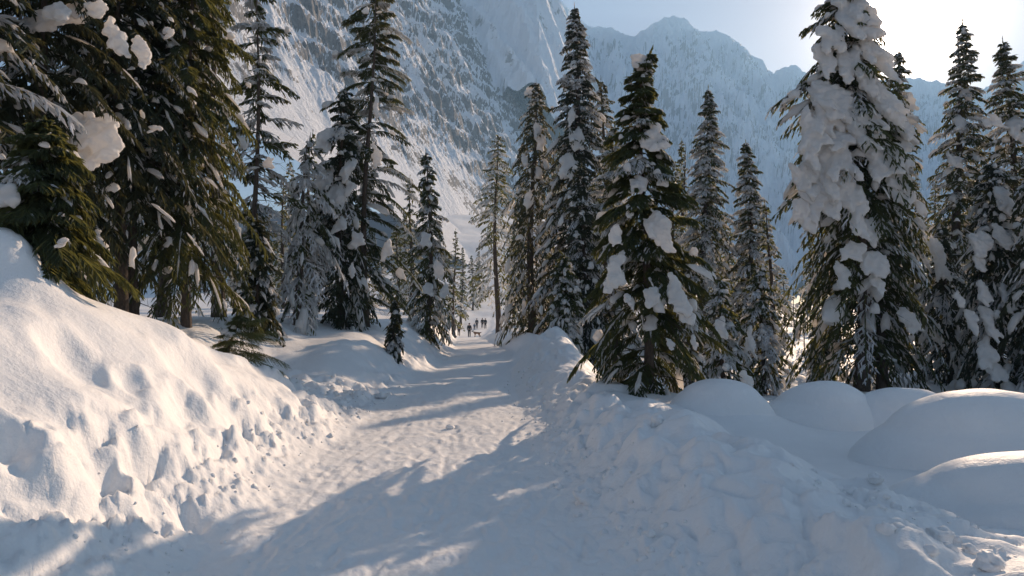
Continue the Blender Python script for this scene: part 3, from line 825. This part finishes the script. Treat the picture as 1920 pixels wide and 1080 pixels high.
tree(738, 18.3, 560, 0.42, 'tiny snow-capped sapling at the foot of the tallest spruce', name='spruce_sapling', seed=17, snow=0.6, frost=0.1, droop=1.0, start=0.02, dens=0.7, lod=1, mat=M_NEED_D, cat='sapling')
tree(803, 27.0, 283, 1.2, 'spruce standing closest to the left of the hikers, snow lumps down its lower half', seed=18, group=GM, snow=0.55, frost=0.3, droop=0.9, start=0.02, dens=1.3, lod=1, shape=0.6,
     clumps=[(800, 450, 26, 34), (820, 505, 22, 40), (800, 540, 26, 26), (835, 545, 18, 30)])
tree(770, 38.0, 330, 1.2, 'frosted spruce half hidden between the tallest spruce and the lumpy spruce', seed=19, group=GM, snow=0.4, frost=0.4, start=0.05, lod=0)
tree(530, 30.0, 330, 1.3, 'spruce deep in the gap right of the tall sparse spruce', seed=20, group=GM, snow=0.4, frost=0.4, start=0.1, lod=0)
# centre
tree(932, 47.0, 252, 2.4, 'airy layered spruce with bare lower trunk right beside the hikers', seed=21, group=GM, open_=0.5, snow=0.6, frost=0.45, droop=0.6, start=0.2, dens=1.3, lod=0, tr=0.2, shape=0.62, pad=0.55, tint=0.2)
tree(1000, 36.0, 152, 2.15, 'dark dense spruce with a rounded snowy tip behind the right bank', seed=22, group=GM, snow=0.42, frost=0.12, droop=1.0, start=0.0, dens=1.8, lod=0, mat=M_NEED_D, shape=0.5,
     clumps=[(993, 172, 26, 28, 0.4), (1005, 240, 22, 40), (1015, 265, 20, 40), (983, 300, 16, 30), (990, 370, 22, 40), (1010, 320, 16, 30)])
tree(1076, 34.0, 8, 2.5, 'tallest pointed spruce in the middle, its tip reaching the sky', seed=23, group=GM, snow=0.5, frost=0.25, droop=0.75, start=0.02, dens=1.6, lod=1, mat=M_NEED_D, shape=0.62,
     clumps=[(1075, 120, 14, 22), (1072, 215, 18, 40), (1078, 260, 36, 50), (1065, 310, 34, 56), (1085, 330, 24, 50), (1070, 400, 20, 30)])
tree(1098, 27.0, 310, 1.35, 'dark bushy spruce added in front of the tallest pointed spruce to cast shade', seed=51, group=GM, snow=0.4, frost=0.12, droop=1.0, start=0.0, dens=1.6, lod=1, mat=M_NEED_D, shape=0.5)  # added tree, tall enough to throw its shadow on the slope left of the track
tree(1132, 36.0, 145, 2.3, 'shorter spruce close behind the tallest pointed spruce', seed=24, group=GM, snow=0.42, frost=0.25, droop=0.8, start=0.02, dens=1.4, lod=0, mat=M_NEED_D, shape=0.6)
tree(1060, 21.5, 478, 0.78, 'small bushy spruce under thick snow on the crest of the right bank', name='small_spruce', seed=25, group=GM, snow=0.95, frost=0.2, droop=0.9, pad=1.35, start=0.0, dens=1.7, lod=1, shape=0.6, cat='small spruce')
tree(1208, 11.2, 95, 1.48, 'slender central spruce nearest the track, top bent over under a snow cap', seed=26, group=GM, open_=0.2, snow=0.26, frost=0.12, droop=0.6, start=0.03, dens=3.0, lod=2, tint=0.3, tr=0.085, shape=0.82, topbend=0.22, gaps=8, dead=14, up=0.1,
     clumps=[(1205, 112, 40, 34, 0.15), (1218, 212, 30, 24, 0.3), (1198, 228, 20, 22, 0.35), (1226, 258, 54, 58, 0.5), (1196, 345, 30, 44), (1243, 335, 28, 34), (1233, 432, 44, 86, None, 0.1), (1180, 395, 22, 30), (1155, 505, 36, 84, 0.85, -0.15), (1155, 440, 22, 44, 0.75, -0.1),
             (1225, 556, 40, 44), (1268, 550, 38, 70, None, 0.15), (1285, 590, 24, 40, None, 0.2), (1300, 640, 20, 34), (1255, 645, 20, 24), (1180, 560, 18, 24)])
tree(1150, 28.0, 235, 1.75, 'frost-covered spruce pressed against the left of the slender central spruce', seed=27, group=GM, snow=0.6, frost=0.6, droop=0.6, start=0.05, dens=1.2, lod=1, shape=0.6, tint=0.6)
tree(1283, 40.0, 262, 1.5, 'small pointed spruce tip between the central spruce and the frosty twin', seed=28, group=GM, snow=0.5, frost=0.4, droop=0.6, start=0.02, dens=1.2, lod=0)
tree(1322, 33.0, 168, 1.85, 'tall frosted spruce, pale and slim, right of the central spruce', seed=29, group=GM, snow=0.6, frost=0.5, droop=0.7, start=0.02, dens=1.8, lod=1, shape=0.66, tint=0.6, pad=0.8)
tree(1403, 33.0, 266, 1.6, 'frosted spruce standing left of the snowy trail, against the blue mountain', seed=30, group=GM, snow=0.6, frost=0.5, droop=0.7, start=0.02, dens=1.6, lod=1, shape=0.6, tint=0.5, pad=0.8)
tree(1443, 24.5, 375, 0.95, 'shorter frosted spruce leaning against its taller neighbour by the trail', seed=31, group=GM, snow=0.6, frost=0.5, droop=0.8, start=0.02, dens=1.4, lod=0, tint=0.5)
tree(1427, 18.6, 500, 0.80, 'low frosted spruce in front of the trail opening', name='small_spruce', seed=32, group=GM, snow=0.65, frost=0.6, droop=0.95, start=0.02, dens=2.2, lod=1, tint=0.5, shape=0.5, cat='small spruce', clumps=[(1408, 640, 20, 60)])
tree(1352, 17.5, 520, 0.85, 'low bushy spruce just right of the central spruce skirt', name='small_spruce', seed=33, group=GM, snow=0.6, frost=0.4, droop=0.9, start=0.02, dens=2.0, lod=1, tint=0.5, shape=0.55, cat='small spruce', clumps=[(1350, 615, 24, 40)])
tree(1290, 14.5, 480, 0.8, 'dark half-hidden spruce at the right foot of the central spruce', name='small_spruce', seed=34, group=GM, snow=0.5, frost=0.15, droop=1.0, start=0.0, dens=1.9, lod=1, mat=M_NEED_D, shape=0.55, cat='small spruce')
tree(1412, 11.0, 735, 0.2, 'buried twig of a sapling carrying an upright egg-shaped snow lump', name='spruce_sapling', seed=35, snow=0.0, frost=0.0, droop=0.9, start=0.0, dens=0.35, lod=1, mat=M_NEED_D, h=0.35, cat='sapling', clumps=[(1405, 718, 28, 44, 0.1)])
tree(1258, 38.0, 300, 1.9, 'spruce mostly hidden behind the central spruce', seed=36, group=GM, snow=0.4, frost=0.3, start=0.0, lod=0)
tree(1362, 42.0, 400, 1.7, 'far spruce showing between the two tall frosted spruces', seed=37, group=GM, snow=0.4, frost=0.4, start=0.0, lod=0)
# right
tree(1604, 20.0, -45, 2.75, 'huge spruce buried in thick white snow masses, in front of the sun', seed=38, group=GR, open_=0.36, bias=(math.pi, 0.14), snow=0.5, lowsnow=0.35, arms=[(1440, 208), (1462, 190), (1478, 340), (1476, 410), (1500, 262), (1735, 240)], frost=0.15, droop=0.85, start=0.07, dens=2.3, lod=1, tr=0.2, shape=0.45, pad=1.1, dead=24, tint=0.2,
     clumps=[(1592, 25, 80, 110, 0.68), (1546, 108, 56, 74, 0.88, -0.2), (1570, 185, 95, 110, 1.08), (1640, 100, 50, 100, 0.98, 0.3), (1655, 185, 44, 120, 1.28, 0.35), (1618, 150, 40, 80, 1.18), (1526, 255, 60, 130, 1.38, -0.2),
             (1560, 290, 120, 140, 1.42), (1545, 365, 90, 90, 1.62), (1585, 345, 70, 100, 1.52), (1508, 335, 50, 74, 1.52), (1508, 400, 44, 72, 1.72), (1650, 290, 78, 90, 1.42, 0.1), (1672, 330, 50, 60, 1.52), (1690, 362, 56, 46, 1.62),
             (1608, 395, 46, 96, 1.72), (1600, 470, 54, 40, 1.82), (1640, 492, 58, 54, 1.82), (1642, 520, 24, 50, 1.82), (1580, 520, 30, 52, 1.82), (1698, 240, 30, 60, 0.98), (1560, 590, 44, 26, 1.72), (1710, 600, 52, 44, 1.38), (1636, 225, 30, 60, 1.38), (1560, 70, 60, 70, 0.9), (1620, 40, 60, 80, 0.8), (1600, 120, 60, 90, 1.0), (1545, 215, 60, 80, 1.15), (1610, 240, 50, 90, 1.35), (1690, 290, 40, 70, 1.2), (1530, 320, 60, 90, 1.45), (1630, 430, 40, 60, 1.6)])
tree(1636, 20.4, 60, 2.2, 'thinner second trunk of spruce growing beside the huge snow-buried spruce', seed=39, group=GR, open_=0.6, snow=0.45, frost=0.2, droop=0.85, start=0.1, dens=1.1, lod=1, tr=0.15, shape=0.5, dead=18, tint=0.1)
tree(1685, 27.5, 92, 2.1, 'spruce with ragged feathery tip just below the sun', seed=40, group=GR, snow=0.55, frost=0.35, droop=0.7, start=0.03, dens=1.3, lod=1, shape=0.62, clumps=[(1706, 190, 30, 34, 0.5), (1750, 640, 30, 80, 0.9, 0.3)])
tree(1795, 26.0, 45, 2.1, 'tall pointed spruce standing alone against the sky right of the sun', seed=41, group=GR, snow=0.55, frost=0.35, droop=0.65, start=0.03, dens=1.4, lod=1, shape=0.66, tint=0.3, clumps=[(1810, 175, 30, 30), (1798, 230, 24, 40), (1790, 300, 26, 40)])
tree(1897, 25.0, 75, 2.1, 'pointed spruce at the right edge with long side branches', seed=42, group=GR, snow=0.6, frost=0.35, droop=0.6, start=0.03, dens=1.4, lod=1, shape=0.66, clumps=[(1870, 225, 30, 30), (1905, 240, 34, 60), (1850, 230, 20, 20)])
tree(1868, 19.5, 300, 1.75, 'broad snow-plastered spruce in front of the pointed pair at the right', seed=43, group=GR, snow=0.7, frost=0.2, droop=1.0, start=0.02, dens=1.7, lod=1, mat=M_NEED_D, shape=0.5, pad=1.2,
     clumps=[(1845, 455, 56, 50), (1835, 490, 24, 30), (1880, 370, 34, 60), (1843, 545, 24, 44), (1820, 600, 24, 50), (1855, 600, 26, 60), (1845, 660, 44, 60), (1890, 560, 26, 54), (1800, 560, 20, 30), (1862, 690, 50, 50), (1875, 440, 26, 50)])
tree(1945, 18.0, 240, 1.5, 'dark snow-lumped spruce cut by the right edge', seed=44, group=GR, snow=0.7, frost=0.2, droop=1.0, start=0.02, dens=1.5, lod=1, mat=M_NEED_D, shape=0.5, pad=1.2)
tree(1772, 21.5, 420, 1.3, 'low dark spruce with drooping snow tongues left of the broad plastered one', name='small_spruce', seed=45, group=GR, snow=0.6, frost=0.2, droop=1.0, start=0.0, dens=1.6, lod=1, mat=M_NEED_D, shape=0.5, cat='small spruce', clumps=[(1760, 480, 28, 90, 0.6), (1755, 620, 26, 50)])
tree(1722, 34.0, 330, 2.0, 'spruce filling the gap between the huge spruce and the lone pointed one', seed=46, group=GR, snow=0.5, frost=0.4, start=0.0, lod=0)
tree(1845, 36.0, 250, 2.2, 'spruce hidden between the two pointed spruces at the right', seed=47, group=GR, snow=0.5, frost=0.4, start=0.0, lod=0)
tree(1560, 36.0, 380, 1.9, 'spruce glimpsed through the boughs left of the double trunk', seed=48, group=GR, snow=0.5, frost=0.3, start=0.0, lod=0)
tree(1538, 23.0, 590, 0.8, 'little snow-crusted spruce beside the trail at the foot of the huge spruce', name='small_spruce', seed=49, group=GR, snow=0.8, frost=0.5, droop=1.0, start=0.0, dens=1.5, lod=1, shape=0.55, cat='small spruce')
tree(1470, 60.0, 500, 2.2, 'far spruce at the head of the snowy trail', seed=50, group=GR, snow=0.4, frost=0.4, start=0.0, lod=0)
for k, (px, d, top, R, lab) in enumerate([
        (612, 34, 430, 1.5, 'shaded spruce between the arching frosted spruce and the slab-hung one'),
        (520, 45, 430, 2.0, 'distant spruce low in the gap right of the sparse tall spruce'),
        (745, 45, 420, 1.9, 'distant spruce behind the lower boughs of the tallest spruce'),
        (440, 36, 370, 1.8, 'spruce showing between the dark left stand and the sparse tall spruce'),
        (715, 62, 470, 2.3, 'small far spruce behind the trunk of the tallest spruce'),
        (570, 62, 440, 2.3, 'far spruce low behind the slim spruce in the gap'),
        (1345, 52, 420, 2.2, 'far spruce behind the low bushy spruce right of the central one'),
        (1402, 60, 450, 2.4, 'far spruce low behind the frosted spruce against the blue mountain'),
        (1525, 50, 440, 2.2, 'far spruce behind the left boughs of the huge spruce'),
        (1665, 46, 300, 2.4, 'far spruce between the huge spruce and the ragged-tipped one'),
        (1758, 50, 330, 2.4, 'far spruce left of the lone pointed spruce'),
        (1832, 48, 320, 2.4, 'far spruce right of the lone pointed spruce'),
        (1915, 46, 300, 2.4, 'far spruce behind the right edge spruces'),
        (548, 38, 300, 1.7, 'spruce standing behind the right side of the sparse tall spruce'),
        (668, 40, 380, 1.9, 'shaded spruce between the slab-hung spruce and the tallest one'),
        (760, 52, 400, 2.3, 'spruce left behind the lumpy spruce by the hikers'),
        (978, 58, 330, 2.6, 'far spruce between the airy layered spruce and the dark round-tipped one'),
        (1035, 48, 250, 2.2, 'spruce filling the slot between the round-tipped and the tallest pointed spruce'),
        (500, 28, 380, 1.4, 'shaded spruce just right of the small snow-covered spruce')]):
    tree(px, d, top, R, lab, seed=80 + k, group='background spruces filling the gaps', snow=0.4, frost=0.35, droop=0.7, start=0.02, dens=1.0, lod=0, tint=0.2)
# beyond the bend
far = [(852, 68, 430, 1.7, 'slim spruce on the lit slope straight above the hikers'), (866, 128, 462, 2.2, 'thin spruce stem behind the airy layered spruce'), (842, 75, 470, 1.6, 'spruce beside the lumpy spruce, left of the hikers'),
       (886, 150, 478, 2.4, 'small distant spruce seen through airy boughs'), (899, 165, 470, 2.6, 'bare-stemmed distant spruce left of the airy trunk'), (962, 95, 430, 2.2, 'distant spruce right behind the airy layered spruce'),
       (820, 80, 440, 1.8, 'distant spruce showing over the shoulder of the lumpy spruce')]
for k, (px, d, top, R, lab) in enumerate(far):
    tree(px, d, top, R, lab, seed=60 + k, group=GB, snow=0.3, frost=0.35, droop=0.5, start=0.12, dens=0.6, lod=0, tint=0.3)

# weld the overlapping tongues of every clump into one skin and roughen it
_dg = bpy.context.evaluated_depsgraph_get()
for ob in CLUMPS:
    m2 = bpy.data.meshes.new_from_object(ob.evaluated_get(_dg))
    ob.modifiers.clear(); ob.data = m2; m2.name = 'snow_clump'
    co = np.empty(len(m2.vertices) * 3, np.float32); m2.vertices.foreach_get('co', co); co = co.reshape(-1, 3)
    nn = np.empty(len(m2.vertices) * 3, np.float32); m2.vertices.foreach_get('normal', nn); nn = nn.reshape(-1, 3)
    q = co + np.array(ob.location) * 3.7
    co = co + nn * (0.045 * perlin3(q * 7.0) + 0.03 * perlin3(q * 16.0))[:, None]
    m2.vertices.foreach_set('co', co.astype(np.float32).ravel()); m2.update()
    m2.polygons.foreach_set('use_smooth', [True] * len(m2.polygons))

# ------------------------------------------------------------------ lumps of snow broken off the banks
def ground_point(px, py):
    """where the sight line through a point of the photograph meets the ground"""
    a, b = ray(px, py)
    ds = np.arange(2.2, 30, 0.02)
    g = ground(a * ds, ds)
    k = np.where(CAM_Z + b * ds < g)[0]
    dd = ds[k[0]] if len(k) else 10.0
    return a * dd, dd, gz1(a * dd, dd)

def chunk_mesh(r, seed, nu=12, nv=16):
    U, UF = uvs(nu, nv); rg = RS(seed)
    v = U * (1 + 0.55 * perlin3(U * 1.3 + rg.rand(3) * 40) + 0.3 * perlin3(U * 3.3 + rg.rand(3) * 40) + 0.14 * perlin3(U * 7 + rg.rand(3) * 40))[:, None]
    v *= np.array([1.0, 0.85 + 0.3 * rg.rand(), 0.62 + 0.2 * rg.rand()]) * r
    return mesh_np('snow_chunk', v, UF, M_SNOW)
CH = [(1662, 1000, 17, 'knobbly snow lump at the near edge of the trench on the right'),
      (1745, 1042, 13, 'small round snow lump lying alone on the sunlit snow, lower right'),
      (1762, 1012, 24, 'largest broken snow lump on the lip of the trench'),
      (1905, 991, 11, 'little snow lump in the trench by the right edge'),
      (1820, 1035, 14, 'snow lump right of the largest broken lump'),
      (1852, 1066, 24, 'wide crumbly snow lump at the bottom right'),
      (1800, 960, 9, 'pebble-sized snow crumb below the closest smooth mound'),
      (1640, 905, 14, 'snow lump on the crest where the trench starts'),
      (1690, 918, 10, 'small snow lump beyond the start of the trench'),
      (1235, 795, 14, 'snow lump on top of the ploughed right bank'),
      (1100, 940, 22, 'sunlit snow lump where the right bank meets the track'),
      (845, 645, 8, 'bright snow lump catching sun on the left bank near the hikers'),
      (715, 745, 9, 'snow lump at the foot of the debris heap left of the track')]
for k, (px, py, pr, lab) in enumerate(CH):
    x_, y_, z_ = ground_point(px, py)
    r_ = pr / 1280 * y_
    o = link('snow_chunk', chunk_mesh(r_, 300 + k), loc=(x_, y_, z_ + r_ * 0.2))
    o.rotation_euler = (0, 0, k * 1.7)
    tag(o, lab, 'snow lump', 'loose snow lumps on the banks')
# the crumbs too small and too many to count
rg = RS(91); vs = []; fs = []; n = 0
U, UF = uvs(5, 6)
def crumbs(xf, yf, cnt, r0, r1):
    global n
    for k in range(cnt):
        y_ = yf(rg.rand()); x_ = xf(y_, rg.randn(), rg.rand()); r_ = r0 + (r1 - r0) * rg.rand() ** 3
        z_ = gz1(x_, y_)
        v = U * (1 + 0.8 * perlin3(U * 1.7 + rg.rand(3) * 60))[:, None] * np.array([1, 0.8 + 0.4 * rg.rand(), 0.7]) * r_ + np.array([x_, y_, z_ - 0.15 * r_])
        vs.append(v); fs.append(UF + n); n += len(v)
crumbs(lambda y, g, u: float(left_edge(y)) - 0.12 + 0.20 * g, lambda u: 4 + 12 * u ** 1.2, 150, 0.008, 0.030)
crumbs(lambda y, g, u: float(left_edge(y)) - 0.7 * u * u, lambda u: 4 + 9 * u, 40, 0.012, 0.05)
crumbs(lambda y, g, u: float(left_edge(y)) - 1.2 * u, lambda u: 10.5 + 3.5 * u, 160, 0.02, 0.08)
crumbs(lambda y, g, u: float(right_edge(y)) + 0.28 + 0.25 * g, lambda u: 4 + 14 * u ** 1.2, 380, 0.008, 0.045)
crumbs(lambda y, g, u: 2.0 + 2.6 * u, lambda u: 3.6 + 1.7 * u, 260, 0.010, 0.045)
link('snow_crumbs', mesh_np('snow_crumbs', np.vstack(vs), np.vstack(fs), M_SNOW), kind='stuff')

# ------------------------------------------------------------------ trail poles between the trees
def pole(px, d, top, lab):
    x_ = ray(px, 590)[0] * d; z_ = gz1(x_, d); h_ = P(px, top, d)[2] - z_
    th = np.linspace(0, 2 * np.pi, 8, endpoint=False); hs = np.array([-0.2, 0, 0.5, 1.0]) * h_; rad = np.array([0.03, 0.03, 0.027, 0.022])
    V = np.stack([rad[:, None] * np.cos(th), rad[:, None] * np.sin(th), np.repeat(hs[:, None], 8, 1)], -1).reshape(-1, 3)
    V = np.vstack([V, [[0, 0, h_ + 0.01]]])
    F = np.vstack([grid_faces(4, 8, True)]); 
    o = link('trail_pole', mesh_np('trail_pole', V, F, M_POLE), loc=(x_, d, z_))
    tag(o, lab, 'trail pole', 'poles marking the trail')
M_POLE = plain_mat('pole_wood', (0.06, 0.045, 0.035))
pole(1488, 44, 540, 'thin dark marker pole at the far end of the trail between the trees')
pole(1507, 33, 588, 'thin marker pole beside the trail, close to the huge spruce')

# ------------------------------------------------------------------ people
def skin_mesh(name, verts, edges, radii, mat, root=0, sub=1):
    me = bpy.data.meshes.new(name); me.from_pydata(verts, edges, [])
    o = bpy.data.objects.new(name, me); C.objects.link(o)
    o.modifiers.new('skin', 'SKIN')
    sv = me.skin_vertices[0].data
    for k, r in enumerate(radii):
        sv[k].radius = r if isinstance(r, tuple) else (r, r); sv[k].use_root = (k == root)
    sb = o.modifiers.new('sub', 'SUBSURF'); sb.levels = sub; sb.render_levels = sub
    dg = bpy.context.evaluated_depsgraph_get()
    m2 = bpy.data.meshes.new_from_object(o.evaluated_get(dg))
    bpy.data.objects.remove(o); bpy.data.meshes.remove(me)
    m2.materials.clear(); m2.materials.append(mat); m2.name = name
    m2.polygons.foreach_set('use_smooth', [True] * len(m2.polygons))
    return m2

M_SKIN = plain_mat('skin', (0.45, 0.27, 0.2), 0.6)
def person(px, feet_py, d, h, jacket, trousers, hat, label, facing=0.0, stride=0.14, rucksack=None, arm=0.12):
    x_ = ray(px, 590)[0] * d; z_ = gz1(x_, d)
    root = empty('person', (x_, d, z_), label, 'person', 'hikers on the track'); root.rotation_euler = (0, 0, facing)
    k = h / 1.75
    def sc(vs): return [(a * k, b * k, c * k) for a, b, c in vs]
    st = stride
    # 0 pelvis 1 waist 2 chest 3 neck 4 head 5 crown | hips, knees, ankles, toes | shoulders, elbows, wrists, hands
    J = [(0, 0, 0.95), (0, 0, 1.1), (0, 0, 1.35), (0, 0, 1.5), (0, 0.01, 1.62), (0, 0, 1.72)]
    E = [(0, 1), (1, 2), (2, 3), (3, 4), (4, 5)]; Rr = [0.13, 0.12, 0.14, 0.055, 0.095, 0.07]
    legs = []; arms_ = []
    for sgn in (-1, 1):
        f = st * sgn
        b = len(J)
        J += [(0.09 * sgn, 0, 0.88), (0.1 * sgn, f * 0.6 + 0.03, 0.5), (0.1 * sgn, f * 1.3 - 0.02, 0.09), (0.1 * sgn, f * 1.3 + 0.14, 0.04)]
        E += [(0, b), (b, b + 1), (b + 1, b + 2), (b + 2, b + 3)]; Rr += [0.09, 0.062, 0.045, 0.035]; legs.append(b)
        b = len(J)
        J += [(0.18 * sgn, 0, 1.4), (0.24 * sgn, -f * 0.5, 1.15), (0.24 * sgn, arm - f * 0.7, 0.92), (0.235 * sgn, arm + 0.04 - f * 0.75, 0.83)]
        E += [(2, b), (b, b + 1), (b + 1, b + 2), (b + 2, b + 3)]; Rr += [0.06, 0.045, 0.033, 0.03]; arms_.append(b)
    link('body', skin_mesh('body', sc(J), E, [r * k for r in Rr], M_SKIN), root)
    # jacket
    JJ = [J[0], J[1], J[2], (0, 0, 1.47)]; EE = [(0, 1), (1, 2), (2, 3)]; RR = [(0.18, 0.14), (0.165, 0.13), (0.19, 0.14), (0.08, 0.08)]
    for b in arms_:
        q = len(JJ); JJ += [J[b], J[b + 1], J[b + 2]]; EE += [(2, q), (q, q + 1), (q + 1, q + 2)]; RR += [(0.085, 0.085), (0.07, 0.07), (0.055, 0.055)]
    link('jacket', skin_mesh('jacket', sc(JJ), EE, [(a * k, b * k) for a, b in RR], jacket), root)
    JT = [(0, 0, 0.93)]; ET = []; RT = [(0.15, 0.13)]
    for b in legs:
        q = len(JT); JT += [J[b], J[b + 1], J[b + 2]]; ET += [(0, q), (q, q + 1), (q + 1, q + 2)]; RT += [(0.11, 0.11), (0.082, 0.082), (0.07, 0.07)]
    link('trousers', skin_mesh('trousers', sc(JT), ET, [(a * k, b * k) for a, b in RT], trousers), root)
    for b in legs:
        a1 = J[b + 2]; a2 = J[b + 3]
        link('boot', skin_mesh('boot', sc([(a1[0], a1[1] - 0.03, 0.07), (a1[0], a1[1] + 0.06, 0.055), (a2[0], a2[1] + 0.02, 0.045)]), [(0, 1), (1, 2)], [0.065 * k, 0.058 * k, 0.05 * k], M_BOOT), root)
    U, UF = uvs(10, 14)
    hv = U * np.array([0.115, 0.125, 0.10]); hv[:, 2] = np.where(hv[:, 2] < -0.02, -0.02, hv[:, 2]) + 1.665
    link('hat', mesh_np('hat', hv * k, UF, hat), root)
    if rucksack:
        bv = np.sign(U) * np.abs(U) ** 0.6 * np.array([0.15, 0.10, 0.22]) + np.array([0, -0.22, 1.22])
        link('rucksack', mesh_np('rucksack', bv * k, UF, rucksack), root)
    return root
M_BOOT = plain_mat('boot_leather', (0.02, 0.018, 0.016))
BLK = plain_mat('black_cloth', (0.015, 0.015, 0.018)); DGR = plain_mat('charcoal_cloth', (0.035, 0.035, 0.04)); BLU = plain_mat('blue_cloth', (0.03, 0.12, 0.22))
RED = plain_mat('dark_red_cloth', (0.09, 0.02, 0.02)); NAV = plain_mat('navy_cloth', (0.015, 0.02, 0.045))
person(880, 633, 84, 1.75, BLK, BLK, BLK, 'person in long black winter clothes walking towards us, nearest of the group', facing=math.pi, stride=0.03, arm=0.02)
person(894, 617, 116, 1.72, DGR, BLK, DGR, 'person in dark grey jacket behind the nearest walker, beside a child', facing=math.pi, stride=0.12)
person(889.5, 618, 114, 1.12, BLU, NAV, DGR, 'child in a blue jacket walking beside an adult in dark grey', facing=math.pi, stride=0.1)
person(904.5, 617, 118, 1.74, BLK, DGR, BLK, 'person in black, left one of the pair farthest along the track', facing=0.0, stride=0.12, rucksack=DGR)
person(910, 617, 117, 1.80, BLK, BLK, RED, 'taller person in black with dark red hat, right one of the farthest pair', facing=0.0, stride=0.16)
person(860.5, 625, 88, 1.70, NAV, BLK, BLK, 'person in navy half hidden by the left bank, head and shoulders showing', facing=math.pi, stride=0.1)
person(853, 618, 100, 1.70, DGR, BLK, BLK, 'person almost hidden behind the left bank, only a dark hat showing', facing=math.pi, stride=0.1)
# the dog
M_FUR = plain_mat('brown_fur', (0.22, 0.11, 0.06)); M_FURD = plain_mat('black_fur', (0.02, 0.018, 0.016))
x_ = ray(895, 590)[0] * 82; z_ = gz1(x_, 82)
dog = empty('dog', (x_, 82, z_), 'brown dog with dark head standing on the track beside the nearest walker', 'dog'); dog.rotation_euler = (0, 0, math.radians(155))
DV = [(0, 0, 0.52), (0.28, 0, 0.55), (0.42, 0, 0.56), (0.52, 0, 0.68), (-0.28, 0, 0.54), (-0.42, 0, 0.58), (-0.58, 0, 0.66),
      (0.30, 0.09, 0.42), (0.28, 0.09, 0.22), (0.31, 0.09, 0.03), (0.30, -0.09, 0.42), (0.34, -0.09, 0.22), (0.33, -0.09, 0.03),
      (-0.26, 0.09, 0.42), (-0.22, 0.09, 0.30), (-0.36, 0.09, 0.20), (-0.32, 0.09, 0.03), (-0.26, -0.09, 0.42), (-0.24, -0.09, 0.30), (-0.40, -0.09, 0.20), (-0.36, -0.09, 0.03)]
DE = [(0, 1), (1, 2), (2, 3), (0, 4), (4, 5), (5, 6), (1, 7), (7, 8), (8, 9), (1, 10), (10, 11), (11, 12), (4, 13), (13, 14), (14, 15), (15, 16), (4, 17), (17, 18), (18, 19), (19, 20)]
DR = [0.125, 0.15, 0.12, 0.08, 0.115, 0.05, 0.025, 0.06, 0.035, 0.032, 0.06, 0.035, 0.032, 0.075, 0.05, 0.032, 0.03, 0.075, 0.05, 0.032, 0.03]
link('body', skin_mesh('body', DV, DE, DR, M_FUR), dog)
hd = [(0.52, 0, 0.70), (0.62, 0, 0.76), (0.72, 0, 0.72), (0.80, 0, 0.70), (0.58, 0.07, 0.80), (0.56, 0.11, 0.72), (0.58, -0.07, 0.80), (0.56, -0.11, 0.72)]
link('head', skin_mesh('head', hd, [(0, 1), (1, 2), (2, 3), (1, 4), (4, 5), (1, 6), (6, 7)], [0.08, 0.095, 0.055, 0.035, 0.03, 0.02, 0.03, 0.02], M_FURD), dog)

# ------------------------------------------------------------------ haze
bm = bmesh.new(); bmesh.ops.create_cube(bm, size=1.0)
hm = bpy.data.meshes.new('haze'); 
zt = 1130.0; zb = -45.0
for v in bm.verts: v.co = (v.co.x * 6700, v.co.y * 6700, (zt + zb) / 2 + v.co.z * (zt - zb))
bm.to_mesh(hm); bm.free()
m, nt, o_ = newmat('haze_air')
vol = nt.nodes.new('ShaderNodeVolumePrincipled')
vol.inputs['Color'].default_value = (0.34, 0.66, 1.0, 1)
vol.inputs['Density'].default_value = 0.00026
vol.inputs['Anisotropy'].default_value = 0.25
nt.links.new(vol.outputs[0], o_.inputs['Volume'])
hm.materials.append(m)
link('haze', hm, kind='stuff')
tot = sum(len(o.data.loops) - 2 * len(o.data.polygons) for o in scene.objects if o.type == 'MESH')
print('TRIS', tot, 'TOP', max((o.matrix_world @ Vector(c)).z for o in scene.objects if o.type == 'MESH' and o.name != 'haze' for c in o.bound_box))
